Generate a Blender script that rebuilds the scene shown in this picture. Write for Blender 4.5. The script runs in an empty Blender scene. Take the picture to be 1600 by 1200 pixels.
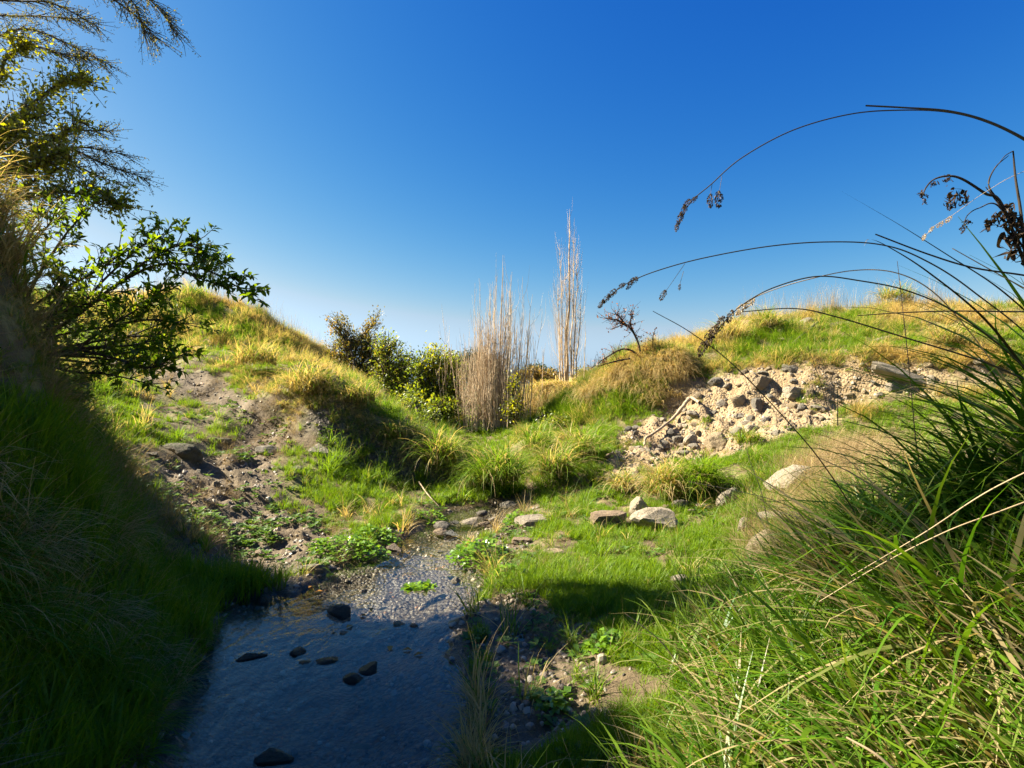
import bpy, bmesh, math, random
import numpy as np
from mathutils import Vector, Matrix, Euler, noise as mnoise

R = math.radians
random.seed(11)
rng = np.random.default_rng(11)
SC = bpy.context.scene
COL = SC.collection

# ------------------------------------------------------------------ camera, sky, sun, exposure
CAMZ = 1.5
FPX = 900.0                      # focal length in pixels of the 1600x1200 photograph
cam_d = bpy.data.cameras.new('camera')
cam = bpy.data.objects.new('camera', cam_d)
COL.objects.link(cam)
cam.location = (0, 0, CAMZ)
cam.rotation_euler = (R(90), 0, 0)
cam_d.sensor_width = 36
cam_d.lens = FPX / 1600 * 36
cam_d.clip_start = 0.05
cam_d.clip_end = 1500
SC.camera = cam

SUN_AZ = R(-80)                  # from straight ahead (+Y), negative to the left
SUN_EL = R(38)
sun_dir = Vector((math.sin(SUN_AZ) * math.cos(SUN_EL), math.cos(SUN_AZ) * math.cos(SUN_EL), math.sin(SUN_EL)))

world = bpy.data.worlds.new('World')
SC.world = world
world.use_nodes = True
wt = world.node_tree
wt.nodes.clear()
w_out = wt.nodes.new('ShaderNodeOutputWorld')
w_bg = wt.nodes.new('ShaderNodeBackground')
w_sky = wt.nodes.new('ShaderNodeTexSky')
w_sky.sky_type = 'NISHITA'
w_sky.sun_disc = False
w_sky.sun_elevation = SUN_EL
w_sky.sun_rotation = SUN_AZ
w_sky.altitude = 0
w_sky.air_density = 1.0
w_sky.dust_density = 0.8
w_sky.ozone_density = 1.0
# grade of the deep polarised blue: one power curve per channel over the whole sky, capped so the sun's glow stays soft
EXPO = 2.22
SKY_S = 0.1
w_sep = wt.nodes.new('ShaderNodeSeparateColor'); w_com = wt.nodes.new('ShaderNodeCombineColor')
wt.links.new(w_sky.outputs['Color'], w_sep.inputs[0])
w_ch = []
for ch, (g, k) in enumerate(((2.9, 8.0), (1.5, 1.90), (.575, 1.14))):
    def wm(op, src, val):
        nd = wt.nodes.new('ShaderNodeMath'); nd.operation = op; wt.links.new(src, nd.inputs[0]); nd.inputs[1].default_value = val; return nd.outputs[0]
    v = wm('MULTIPLY', w_sep.outputs[ch], SKY_S)
    v = wm('POWER', v, g); v = wm('MULTIPLY', v, k); v = wm('MINIMUM', v, 1.6)
    w_ch.append(wm('MULTIPLY', v, 1 / (SKY_S * 2 ** EXPO)))
w_lim = wt.nodes.new('ShaderNodeMath'); w_lim.operation = 'MINIMUM'      # never pinker than pale blue white at the horizon
wt.links.new(w_ch[0], w_lim.inputs[0]); wt.links.new(wm('MULTIPLY', w_ch[1], .73), w_lim.inputs[1])
w_lim2 = wt.nodes.new('ShaderNodeMath'); w_lim2.operation = 'MAXIMUM'
wt.links.new(w_ch[2], w_lim2.inputs[0]); wt.links.new(wm('MULTIPLY', w_ch[1], 1.25), w_lim2.inputs[1])
wt.links.new(w_lim.outputs[0], w_com.inputs[0]); wt.links.new(w_ch[1], w_com.inputs[1]); wt.links.new(w_lim2.outputs[0], w_com.inputs[2])
wt.links.new(w_com.outputs[0], w_bg.inputs['Color'])
w_bg.inputs['Strength'].default_value = SKY_S
wt.links.new(w_bg.outputs['Background'], w_out.inputs['Surface'])

sun_l = bpy.data.lights.new('sun', 'SUN')
sun_l.energy = 5.0
sun_l.angle = R(0.53)
sun_l.color = (1.0, 0.92, 0.76)
sun_o = bpy.data.objects.new('sun', sun_l)
COL.objects.link(sun_o)
sun_o.rotation_euler = (-sun_dir).to_track_quat('-Z', 'Y').to_euler()
sun_o.location = sun_dir * 30

SC.view_settings.view_transform = 'Standard'
SC.view_settings.look = 'None'
SC.view_settings.use_curve_mapping = False
SC.view_settings.gamma = 1.0
SC.view_settings.exposure = EXPO
SC.render.engine = 'CYCLES'
SC.cycles.use_denoising = True
SC.cycles.denoising_prefilter = 'ACCURATE'
SC.cycles.use_adaptive_sampling = True
SC.cycles.adaptive_threshold = 0.012
SC.cycles.max_bounces = 6
SC.cycles.diffuse_bounces = 4
SC.cycles.glossy_bounces = 2
SC.cycles.transmission_bounces = 2
SC.cycles.transparent_max_bounces = 8
SC.cycles.caustics_reflective = False
SC.cycles.caustics_refractive = False
# ------------------------------------------------------------------ noise
def _hash(ix, iy, seed):
    h = (ix.astype(np.int64) * 374761393 + iy.astype(np.int64) * 668265263 + seed * 974711) & 0x7fffffff
    h = ((h ^ (h >> 13)) * 1274126177) & 0x7fffffff
    return ((h ^ (h >> 16)) & 0xffff) / 65535.0

def vnoise(x, y, seed=0):
    x = np.asarray(x, float); y = np.asarray(y, float)
    ix = np.floor(x); iy = np.floor(y)
    fx = x - ix; fy = y - iy
    fx = fx * fx * fx * (fx * (fx * 6 - 15) + 10); fy = fy * fy * fy * (fy * (fy * 6 - 15) + 10)
    a = _hash(ix, iy, seed); b = _hash(ix + 1, iy, seed)
    c = _hash(ix, iy + 1, seed); d = _hash(ix + 1, iy + 1, seed)
    return (a + (b - a) * fx) * (1 - fy) + (c + (d - c) * fx) * fy

def fbm(x, y, seed=0, oct=4, gain=0.5):
    s = 0; a = 1.0; t = 0
    x = np.asarray(x, float); y = np.asarray(y, float)
    for o in range(oct):
        s = s + a * vnoise(x, y, seed + o * 17); t += a
        x, y = x * 1.93 + y * 0.57 + 3.1, y * 1.93 - x * 0.57 + 7.7
        a *= gain
    return s / t                                     # 0..1

def sstep(a, b, x):
    t = np.clip((x - a) / (b - a), 0, 1)
    return t * t * (3 - 2 * t)

def inpoly(x, y, poly):
    x = np.asarray(x, float); y = np.asarray(y, float)
    ins = np.zeros(x.shape, bool)
    n = len(poly)
    for i in range(n):
        x1, y1 = poly[i]; x2, y2 = poly[(i + 1) % n]
        if y1 == y2: continue
        c = ((y1 > y) != (y2 > y)) & (x < (x2 - x1) * (y - y1) / (y2 - y1) + x1)
        ins ^= c
    return ins

def pdist(x, y, poly, closed=True):
    best = np.full(np.shape(x), 1e9)
    n = len(poly)
    for i in range(n if closed else n - 1):
        x1, y1 = poly[i]; x2, y2 = poly[(i + 1) % n]
        dx, dy = x2 - x1, y2 - y1
        t = np.clip(((x - x1) * dx + (y - y1) * dy) / (dx * dx + dy * dy + 1e-12), 0, 1)
        best = np.minimum(best, np.hypot(x - x1 - t * dx, y - y1 - t * dy))
    return best

def sdist(x, y, poly):                               # positive inside
    return np.where(inpoly(x, y, poly), 1, -1) * pdist(x, y, poly)

# ------------------------------------------------------------------ survey points of the valley
def P(px, py, Y):
    return ((px - 800) / FPX * Y, Y, CAMZ - (py - 600) / FPX * Y)

def W(px, py):                                       # a pixel on the water level
    Y = FPX * CAMZ / (py - 600)
    return ((px - 800) / FPX * Y, Y)

STREAM = [W(800, 783), W(740, 792), W(700, 799), W(692, 815), W(655, 830), W(628, 843), W(596, 862), W(552, 878), W(505, 897), W(458, 925),
          W(400, 938), W(352, 950), W(338, 1000), W(300, 1070), W(232, 1195), (-1.32, 1.5), (-1.25, .5), (-1.25, -1), (-1.3, -6),
          (-.05, -6), (-.1, -1), (-.14, .5), (-.16, 1.5), W(722, 1195), W(733, 1090), W(722, 1010), W(735, 940), W(768, 908), W(740, 880), W(714, 858), W(735, 838), W(775, 832), W(788, 810), W(812, 795)]

CP = [(x, y, 0.02) for x, y in STREAM]
CP += [
 # near left bank
 (-2.15, 3.5, .18), P(165, 850, 3.6), P(90, 740, 3.6), P(50, 610, 3.6), P(0, 500, 3.6), P(-45, 400, 3.6), (-3.75, 3.6, 2.8), (-4.8, 3.8, 2.9), (-7, 4, 3.1),
 (-2.05, 2.8, .7), (-2.34, 2.8, 1.5), (-2.58, 2.8, 2.45), (-3.4, 2.8, 2.75), (-5, 2.5, 3.0),
 (-1.95, 1.8, 1.05), (-2.35, 1.7, 1.9), (-2.7, 1.6, 2.4), (-3.4, 1.4, 2.8), (-1.85, .5, 1.1), (-2.4, .3, 2.2), (-3.2, 0, 2.8), (-6, -1, 3), (-1.8, -2.5, 1.1), (-2.5, -2.5, 2.4), (-6, -5, 3), (-1.9, -6, 1.1), (-3, -6, 2.5),
 # behind its shoulder
 (-2.25, 4.45, .12), (-2.9, 4.75, .45), (-3.6, 4.95, .85), (-4.4, 5.2, 1.25), (-5.5, 5.3, 2.0), (-7, 5.6, 2.7), (-10, 6, 3.2),
 # trodden slope on the left
 P(200, 640, 7.5), P(270, 700, 6.8), P(280, 780, 5.6), P(330, 850, 4.9), P(400, 760, 6.4), P(400, 700, 7.6), P(330, 640, 8.6), P(240, 585, 10), P(170, 600, 8.5), P(100, 560, 8.5),
 P(500, 790, 6.2), P(600, 795, 6.5), P(560, 746, 7.3), P(500, 707, 7.5), P(440, 662, 8.2), P(650, 768, 7.4), P(450, 840, 5.3), P(400, 870, 4.9),
 # ridge with its nose: foot, lip, top, back
 P(470, 674, 7.85), P(560, 730, 7.75), P(640, 756, 7.75), P(700, 775, 7.72),
 P(330, 560, 10.6), P(400, 582, 9.6), P(450, 600, 8.5), P(510, 612, 8.2), P(570, 648, 8.15), P(630, 681, 8.15), P(690, 700, 8.15), P(714, 748, 7.95),
 P(400, 560, 11.6), P(520, 585, 11), P(600, 650, 9.8), P(700, 697, 9.1), (-3.2, 13, 1.4), (-1.6, 11.2, .5), (-.85, 10, .3),
 P(240, 548, 12), P(330, 528, 12.2),
 P(250, 458, 14), P(330, 470, 14), P(400, 492, 14), P(450, 522, 14), P(510, 572, 14), P(570, 600, 15), P(390, 530, 12.8), P(100, 465, 14), P(0, 470, 14), P(-150, 460, 14), (-8, 18, 3), (-4, 18, 1.5), (-14, 10, 3.5),
 # gully upstream
 (-.35, 8.0, .05), (-.3, 9.5, .2), (-.6, 11, .3), (-.6, 14, .4), (0, 16, .7), (-1, 20, 1.0), (-3, 22, 1.2),
 # right green slope
 P(830, 772, 7.4), P(900, 795, 6.4), P(900, 745, 7.8), P(870, 696, 9.5), P(830, 668, 11), P(960, 706, 8.6), P(950, 670, 10),
 P(840, 613, 14), P(840, 657, 13), P(800, 625, 15), P(870, 610, 14),
 # lip with the hanging grass
 P(910, 608, 12), P(960, 580, 11.5), P(1000, 565, 11.2), P(1060, 555, 11), P(925, 658, 11.2), P(980, 656, 10.7), P(1050, 650, 10.4), P(960, 572, 13), P(900, 600, 15),
 # scarp: top, middle, foot
 P(1075, 584, 11.0), P(1130, 578, 10.7), P(1200, 572, 10.3), P(1270, 563, 9.9), P(1340, 560, 9.6), P(1440, 564, 9.2), P(1520, 565, 8.9), P(1600, 565, 8.7),
 P(1090, 632, 10.2), P(1150, 628, 9.95), P(1220, 612, 9.8), P(1300, 622, 9.45), P(1340, 627, 9.3), P(1430, 614, 9.0), P(1510, 612, 8.7), P(1600, 612, 8.5),
 P(1000, 700, 9.2), P(1060, 706, 9.0), P(1130, 697, 8.75), P(1200, 672, 8.65), P(1270, 652, 8.5), P(1330, 642, 8.4), P(1420, 642, 8.15), P(1520, 645, 7.8),
 P(1330, 674, 7.8), P(1250, 704, 7.2), P(1180, 724, 7), P(1100, 748, 6.9), P(1000, 763, 6.9),
 P(1050, 793, 6.1), P(1150, 793, 5.8), P(950, 835, 5.5), P(1050, 855, 4.9), P(1130, 835, 4.9), P(1200, 805, 5), P(1260, 765, 5.2), P(1200, 885, 4.0), P(950, 923, 4.1), P(1050, 935, 3.8), P(1140, 955, 3.4),
 # hill on the right
 P(1100, 548, 11.6), P(1170, 508, 12.5), P(1180, 546, 11.1), P(1250, 506, 12.8), P(1260, 543, 10.8), P(1300, 494, 13), P(1400, 476, 13.5), P(1400, 524, 11.0), P(1470, 484, 13.5), P(1600, 488, 13.5), P(1750, 485, 13.5), P(1330, 544, 10.2), P(1450, 545, 9.9),
 (5, 17, 2.5), (10, 18, 3), (3, 17, 1.8), (14, 10, 3.0), (9, 6, 1.7),
 # near right bank
 P(1300, 825, 4), P(1400, 800, 3.6), P(1500, 775, 3.2), (3.0, 3.2, .95), (4, 4, 1.1), (5,3,1.5), P(1350, 712, 6), P(1500, 700, 6),
 (1.9, 2.4, .78), (2.3, 2.0, 1.08), (1.3, 2.4, .42), (.9, 2.3, .18), (.5, 2.3, .05), (1.2, 1.4, .52), (1.7, 1.3, .92), (.75, 1.4, .25), (.4, 1.2, .08),
 (1.4, .3, .9), (.9, .2, .42), (.4, 0, .1), (1.4, -2, .9), (.4, -2, .1), (3, 0, 1.4), (3, -4, 1.4), (.5, -6, .1), (1.6, -6, 1),
 P(850, 1000, 3.3), P(900, 1100, 2.65), P(1000, 1000, 3.15), P(1000, 1150, 2.35),
 # far ground
 (-25, 30, 1.6), (25, 30, 1.8), (0, 35, 1.1), (-40, 0, 3), (40, 0, 3), (0, -40, .6), (0, 60, 1.2), (-30, -30, 2), (30, -30, 2),
]
CP = np.array(CP, float)
_C2 = 0.12 ** 2
def _phi(d2): return np.sqrt(d2 + _C2)
_d2 = ((CP[:, None, :2] - CP[None, :, :2]) ** 2).sum(-1)
_n = len(CP)
_A = np.zeros((_n + 1, _n + 1)); _A[:_n, :_n] = _phi(_d2) - np.eye(_n) * 0.02; _A[:_n, _n] = 1; _A[_n, :_n] = 1
_wts = np.linalg.solve(_A, np.append(CP[:, 2], 0))

def rbf(x, y):
    sh = np.shape(x); x = np.ravel(x); y = np.ravel(y)
    out = np.empty(len(x))
    for i in range(0, len(x), 20000):
        d2 = (x[i:i + 20000, None] - CP[None, :, 0]) ** 2 + (y[i:i + 20000, None] - CP[None, :, 1]) ** 2
        out[i:i + 20000] = _phi(d2) @ _wts[:_n] + _wts[_n]
    return out.reshape(sh)

def base_h(x, y):
    x = np.asarray(x, float); y = np.asarray(y, float)
    r = np.hypot(x, y)
    z = rbf(x, y)
    z = np.where(r > 45, z + (1.2 - z) * sstep(45, 90, r), z)
    return z

def ray_px(px, py, h=None, t0=0.6, t1=40):
    """first hit of the ground along the sight line of a photograph pixel"""
    h = h or base_h
    t = np.exp(np.linspace(math.log(t0), math.log(t1), 1500))
    x = (px - 800) / FPX * t; z = CAMZ - (py - 600) / FPX * t
    hz = h(x, t)
    k = np.argmax(z < hz)
    if not (z[k] < hz[k]): return None
    a, b = t[max(k - 1, 0)], t[k]
    return (float((px - 800) / FPX * b), float(b), float(hz[k]))

def plan(pts):
    out = []
    for px, py in pts:
        q = ray_px(px, py)
        out.append((q[0], q[1]) if q else (0, 30))
    return out

MUD_L = plan([(230, 585), (290, 618), (340, 640), (380, 665), (360, 700), (300, 715), (235, 730), (255, 790), (300, 800), (290, 850), (320, 905), (355, 950), (400, 938), (458, 925), (505, 897), (545, 868),
              (560, 842), (525, 826), (470, 806), (430, 780), (425, 745), (435, 715), (470, 695), (460, 655), (410, 625), (340, 600), (262, 572)])
MUD_R = plan([(735, 938), (722, 1010), (733, 1090), (722, 1195), (790, 1195), (905, 1150), (960, 1100), (930, 1040), (905, 990), (900, 950), (840, 945), (790, 915), (766, 905)])
MUD_S = plan([(716, 860), (775, 834), (800, 800), (850, 800), (858, 830), (830, 860), (800, 890), (772, 912)])
SCARP = plan([(940, 725), (965, 690), (1000, 664), (1042, 648), (1060, 600), (1130, 590), (1200, 580), (1270, 570), (1340, 566), (1440, 572), (1530, 574), (1550, 600), (1440, 612), (1340, 634), (1285, 665), (1230, 682), (1160, 706), (1080, 716), (1000, 745), (955, 752)])
SCARP2 = plan([(1170, 520), (1230, 492), (1280, 500), (1250, 520), (1180, 535)])
NOSE = plan([(470, 682), (490, 640), (530, 632), (580, 665), (640, 700), (690, 735), (700, 772), (600, 748), (540, 728)])
STRAW = plan([(1180, 860), (1230, 730), (1290, 700), (1400, 700), (1420, 780), (1330, 900), (1250, 920)])

def height(x, y, detail=True):
    z = base_h(x, y)
    r = np.hypot(x, y)
    sd = sdist(x, y, STREAM)
    ml = np.maximum.reduce([sstep(-.25, .25, sdist(x, y, p)) for p in (MUD_L, MUD_R, MUD_S)])
    sc = np.maximum(sstep(-.2, .25, sdist(x, y, SCARP)), sstep(-.2, .2, sdist(x, y, SCARP2)))
    ns = sstep(-.2, .2, sdist(x, y, NOSE))
    if detail:
        lump = (fbm(x * 1.1, y * 1.1, 3, 3) - .5) * 0.30 * sstep(3.5, 9, r) + (fbm(x * 2.7, y * 2.7, 5, 3) - .5) * 0.14
        quiet = sstep(-.5, -.05, sd)
        lb = sstep(4.9, 4.2, y) * sstep(-1.2, -1.6, x); rb = sstep(.7, 1.3, x) * sstep(3.6, 2.6, y)
        lump = lump + lb * ((fbm(x * 1.9 + z * .8, y * 1.9 + z, 8, 3) - .62) * .75) + rb * (fbm(x * 2.2, y * 2.2, 9, 3) - .5) * .4
        z = z + lump * (1 - .8 * quiet) * (1 - .55 * ml)
        hoof = fbm(x * 5.5, y * 5.5, 21, 3, .55)
        pits = np.abs(fbm(x * 3.2, y * 3.2, 23, 2) - .5) * 2
        z = z + ml * ((hoof - .5) * .15 + (pits - .25) * .07 + (fbm(x * 17, y * 17, 31, 2) - .5) * .035) * (1 - .6 * quiet)
        z = z + sc * ((fbm(x * 2.4, y * 2.4, 41, 4, .6) - .5) * .42 + (fbm(x * 9, y * 9, 44, 3, .6) - .5) * .13)
        z = z + ns * ((fbm(x * 5, y * 5, 51, 4, .6) - .5) * .16)
    bed = -.025 - .075 * sstep(0, .45, sd) - .05 * sstep(.1, .7, sd) * sstep(5, 2.6, y)
    if detail:
        bed = bed + (fbm(x * 6, y * 6, 61, 3) - .5) * .06
    mr = sstep(0, .2, sdist(x, y, MUD_R))
    out = np.maximum(z, (.012 + .09 * sstep(0, -.35, sd) * (1 - ml * .7)) * (1 - mr) - .03 * mr)
    if detail:
        out = np.where((r < 30), out, z)
    k = sstep(-.06, .07, sd + ((fbm(x * 3.1, y * 3.1, 71, 3) - .5) * (.10 + .32 * sstep(5.6, 4.2, y)) + (fbm(x * 11, y * 11, 72, 2) - .5) * .10) * (1 if detail else 0))
    return out * (1 - k) + bed * k

# ------------------------------------------------------------------ ground sheet
ang = np.concatenate([np.radians(np.arange(-56, 56.01, .2)), np.radians(np.arange(59, 303.5, 3.0))])
NA = len(ang)
rad = np.concatenate([[.02, .15], np.exp(np.arange(math.log(.4), math.log(24), .0088)), np.exp(np.linspace(math.log(24.5), math.log(600), 46))])
NR = len(rad)
AA, RR = np.meshgrid(ang, rad)
GX = RR * np.sin(AA); GY = RR * np.cos(AA)
GZ = height(GX, GY)
gv = np.stack([GX, GY, GZ], -1)

def np_mesh(name, verts, quads=None, tris=None):
    me = bpy.data.meshes.new(name)
    verts = np.asarray(verts, np.float32).reshape(-1, 3)
    q = np.zeros((0, 4), int) if quads is None else np.asarray(quads, int).reshape(-1, 4)
    t = np.zeros((0, 3), int) if tris is None else np.asarray(tris, int).reshape(-1, 3)
    me.vertices.add(len(verts)); me.vertices.foreach_set('co', verts.ravel())
    nl = q.size + t.size
    me.loops.add(nl); me.loops.foreach_set('vertex_index', np.concatenate([q.ravel(), t.ravel()]).astype(np.int32))
    me.polygons.add(len(q) + len(t))
    ls = np.concatenate([np.arange(len(q)) * 4, q.size + np.arange(len(t)) * 3]).astype(np.int32)
    me.polygons.foreach_set('loop_start', ls)
    me.update(calc_edges=True)
    return me

def smooth(me): me.polygons.foreach_set('use_smooth', np.ones(len(me.polygons), bool)); return me

def fattr(me, name, arr):
    a = me.attributes.new(name, 'FLOAT', 'POINT'); a.data.foreach_set('value', np.asarray(arr, np.float32).ravel())

jj = np.arange(NR - 1)[:, None]; ii = np.arange(NA)[None, :]
i2 = (ii + 1) % NA
gq = np.stack([jj * NA + ii + 0 * jj, jj * NA + i2 + 0 * jj, (jj + 1) * NA + i2, (jj + 1) * NA + ii + 0 * jj], -1).reshape(-1, 4)
gq = gq[:, ::-1]
me = smooth(np_mesh('ground', gv.reshape(-1, 3), gq))
gx, gy, gz = GX.ravel(), GY.ravel(), GZ.ravel()
g_sd = sdist(gx, gy, STREAM)
def warp_in(x, y, poly, w=.12, amp=.16, f=2.6, seed=5):
    return sstep(-w, w, sdist(x, y, poly) + (fbm(x * f, y * f, seed, 3) - .5) * amp * 2)
def m_mud(x, y): return np.maximum.reduce([warp_in(x, y, MUD_L), warp_in(x, y, MUD_R), warp_in(x, y, MUD_S, .15, .2)])
def m_scarp(x, y): return np.maximum(warp_in(x, y, SCARP, .12, .25, 3), warp_in(x, y, SCARP2, .12, .2, 3))
def m_nose(x, y): return warp_in(x, y, NOSE, .15, .12, 3)
fattr(me, 'mud', np.maximum(m_mud(gx, gy), sstep(-.22, -.02, g_sd)))
fattr(me, 'scarp', m_scarp(gx, gy))
fattr(me, 'nose', m_nose(gx, gy))
fattr(me, 'bed', sstep(.012, -.02, gz) * (g_sd > -.3))
fattr(me, 'wet', sstep(.16, .0, gz) * sstep(-.7, -.05, g_sd))
ground = bpy.data.objects.new('ground', me); COL.objects.link(ground)
ground['kind'] = 'structure'; ground['label'] = 'rough grassy and muddy ground of a small stream valley'

def hgt(x, y):
    return height(np.atleast_1d(np.asarray(x, float)), np.atleast_1d(np.asarray(y, float)))
def hit(px, py):
    q = ray_px(px, py, h=height)
    return Vector(q) if q else None
# ------------------------------------------------------------------ materials
class NT:
    def __init__(s, name):
        s.m = bpy.data.materials.new(name); s.m.use_nodes = True
        s.t = s.m.node_tree; s.t.nodes.clear()
        s.out = s.n('OutputMaterial')
    def n(s, kind, **kw):
        nd = s.t.nodes.new('ShaderNode' + kind)
        for k, v in kw.items():
            if k.startswith('_'): setattr(nd, k[1:], v)
            else: s.put(nd.inputs[k.replace('__', ' ')], v)
        return nd
    def put(s, sock, v):
        if hasattr(v, 'is_output') or isinstance(v, bpy.types.NodeSocket): s.t.links.new(v, sock)
        elif isinstance(v, (tuple, list)) and len(v) == 3 and sock.type == 'RGBA': sock.default_value = (*v, 1)
        else: sock.default_value = v
    def noise(s, scale, detail=4, rough=.55, vec=None, dist=0):
        nd = s.n('TexNoise', Scale=scale, Detail=detail, Roughness=rough, Distortion=dist)
        if vec is not None: s.put(nd.inputs['Vector'], vec)
        return nd.outputs['Fac']
    def vor(s, scale, vec=None, feat='F1', rnd=1.0):
        nd = s.n('TexVoronoi', _feature=feat, Scale=scale, Randomness=rnd)
        if vec is not None: s.put(nd.inputs['Vector'], vec)
        return nd
    def mix(s, f, a, b, mode='MIX'):
        nd = s.t.nodes.new('ShaderNodeMix'); nd.data_type = 'RGBA'; nd.blend_type = mode
        s.put(nd.inputs[0], f); s.put(nd.inputs[6], a); s.put(nd.inputs[7], b)
        return nd.outputs[2]
    def ramp(s, f, a, b, c0=0.0, c1=1.0):
        nd = s.n('MapRange', _interpolation_type='SMOOTHSTEP'); s.put(nd.inputs[0], f)
        nd.inputs[1].default_value = a; nd.inputs[2].default_value = b; nd.inputs[3].default_value = c0; nd.inputs[4].default_value = c1
        return nd.outputs[0]
    def math(s, op, a, b=0.0):
        nd = s.n('Math', _operation=op); s.put(nd.inputs[0], a); s.put(nd.inputs[1], b); return nd.outputs[0]
    def attr(s, name, typ='GEOMETRY', out='Fac'):
        nd = s.n('Attribute', _attribute_name=name, _attribute_type=typ); return nd.outputs[out]
    def obj(s): return s.n('TexCoord').outputs['Object']
    def rand(s): return s.n('ObjectInfo').outputs['Random']
    def bump(s, h, dist, strength=1.0):
        return s.n('Bump', Height=h, Distance=dist, Strength=strength).outputs['Normal']
    def surf(s, sh): s.t.links.new(sh, s.out.inputs['Surface']); return s.m
    def pbr(s, col, rough=.8, spec=.3, normal=None, **kw):
        nd = s.n('BsdfPrincipled'); s.put(nd.inputs['Base Color'], col); s.put(nd.inputs['Roughness'], rough)
        s.put(nd.inputs['Specular IOR Level'], spec)
        if normal is not None: s.put(nd.inputs['Normal'], normal)
        return s.surf(nd.outputs[0])

def mat_ground():
    s = NT('ground')
    o = s.obj()
    mud = s.attr('mud'); scp = s.attr('scarp'); bed = s.attr('bed'); wet = s.attr('wet'); nose = s.attr('nose')
    n1 = s.noise(3.0, 5, .6, o); n2 = s.noise(22, 4, .6, o); n3 = s.noise(90, 3, .6, o)
    soil = s.mix(s.ramp(n1, .3, .7), (.085, .06, .028), (.14, .10, .05))
    thatch = s.mix(s.ramp(n2, .35, .65), (.10, .10, .03), (.22, .175, .07))
    base = s.mix(s.ramp(n1, .45, .6), soil, thatch)
    mudc = s.mix(s.ramp(n2, .3, .7), (.085, .060, .032), (.155, .115, .066))
    mudc = s.mix(s.ramp(n1, .42, .62), mudc, (.115, .082, .045))
    v = s.vor(26, o)
    spk = s.mix(s.ramp(s.n('SeparateColor', Color=v.outputs['Color']).outputs[0], .55, .95), (.19, .135, .07), (.29, .225, .14))
    scc = s.mix(s.ramp(n1, .35, .65), (.22, .15, .075), (.30, .215, .115))
    scc = s.mix(s.ramp(n2, .5, .75), scc, spk)
    scc = s.mix(s.ramp(s.noise(1.3, 3, .5, o), .55, .7), scc, (.20, .14, .075))
    nsc = s.mix(s.ramp(n2, .35, .7), (.05, .04, .028), (.13, .11, .085))
    vb = s.vor(34, o); vb2 = s.vor(75, o)
    pc = s.n('SeparateColor', Color=vb.outputs['Color'])
    peb = s.mix(pc.outputs[0], (.045, .038, .029), (.12, .102, .078))
    peb = s.mix(s.ramp(pc.outputs[1], .95, .97), peb, (.26, .125, .05))
    peb = s.mix(s.ramp(vb.outputs['Distance'], .25, .6), peb, (.06, .048, .034))
    peb = s.mix(s.ramp(n1, .45, .62), peb, (.06, .047, .031))
    c = s.mix(mud, base, mudc); c = s.mix(nose, c, nsc); c = s.mix(scp, c, scc)
    c = s.mix(s.math('MULTIPLY', wet, .62), c, s.mix(1.0, c, (.42, .38, .33), 'MULTIPLY'))
    c = s.mix(bed, c, peb)
    h = s.math('ADD', s.math('MULTIPLY', n2, 1.0), s.math('MULTIPLY', n3, .35))
    h = s.math('ADD', h, s.math('MULTIPLY', s.math('MULTIPLY', s.math('SUBTRACT', 1.0, vb.outputs['Distance']), bed), .9))
    h = s.math('ADD', h, s.math('MULTIPLY', s.math('MULTIPLY', s.math('SUBTRACT', 1.0, v.outputs['Distance']), scp), 1.1))
    rough = s.ramp(wet, 0, 1, .9, .38)
    return s.pbr(c, rough, .35, s.bump(h, .025, .9))

def mat_water():
    s = NT('stream_water')
    o = s.obj()
    mp = s.n('Mapping', Vector=o, Scale=(1.0, .55, 1.0)).outputs[0]
    rip = s.math('ADD', s.math('MULTIPLY', s.noise(7, 3, .5, mp, .6), 1.0), s.math('MULTIPLY', s.noise(26, 3, .55, mp, .4), .22))
    calm = s.ramp(s.noise(1.1, 2, .5, o), .38, .62, .35, 1.0)
    nrm = s.bump(rip, .010, calm)
    tint = s.n('BsdfTransparent', Color=(.92, .91, .86))
    gl = s.n('BsdfGlossy', Color=(1, 1, 1), Roughness=.03, Normal=nrm)
    geo = s.n('NewGeometry')
    dt = s.n('VectorMath', _operation='DOT_PRODUCT'); s.put(dt.inputs[0], nrm); s.put(dt.inputs[1], geo.outputs['Incoming'])
    one = s.math('MAXIMUM', s.math('SUBTRACT', 1.0, s.math('ABSOLUTE', dt.outputs['Value'])), 0.0)
    f = s.math('ADD', s.math('MULTIPLY', s.math('POWER', one, 5.0), .98), .02)      # Schlick reflectance of water
    m = s.n('MixShader', Fac=f); s.t.links.new(tint.outputs[0], m.inputs[1]); s.t.links.new(gl.outputs[0], m.inputs[2])
    return s.surf(m.outputs[0])

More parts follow.
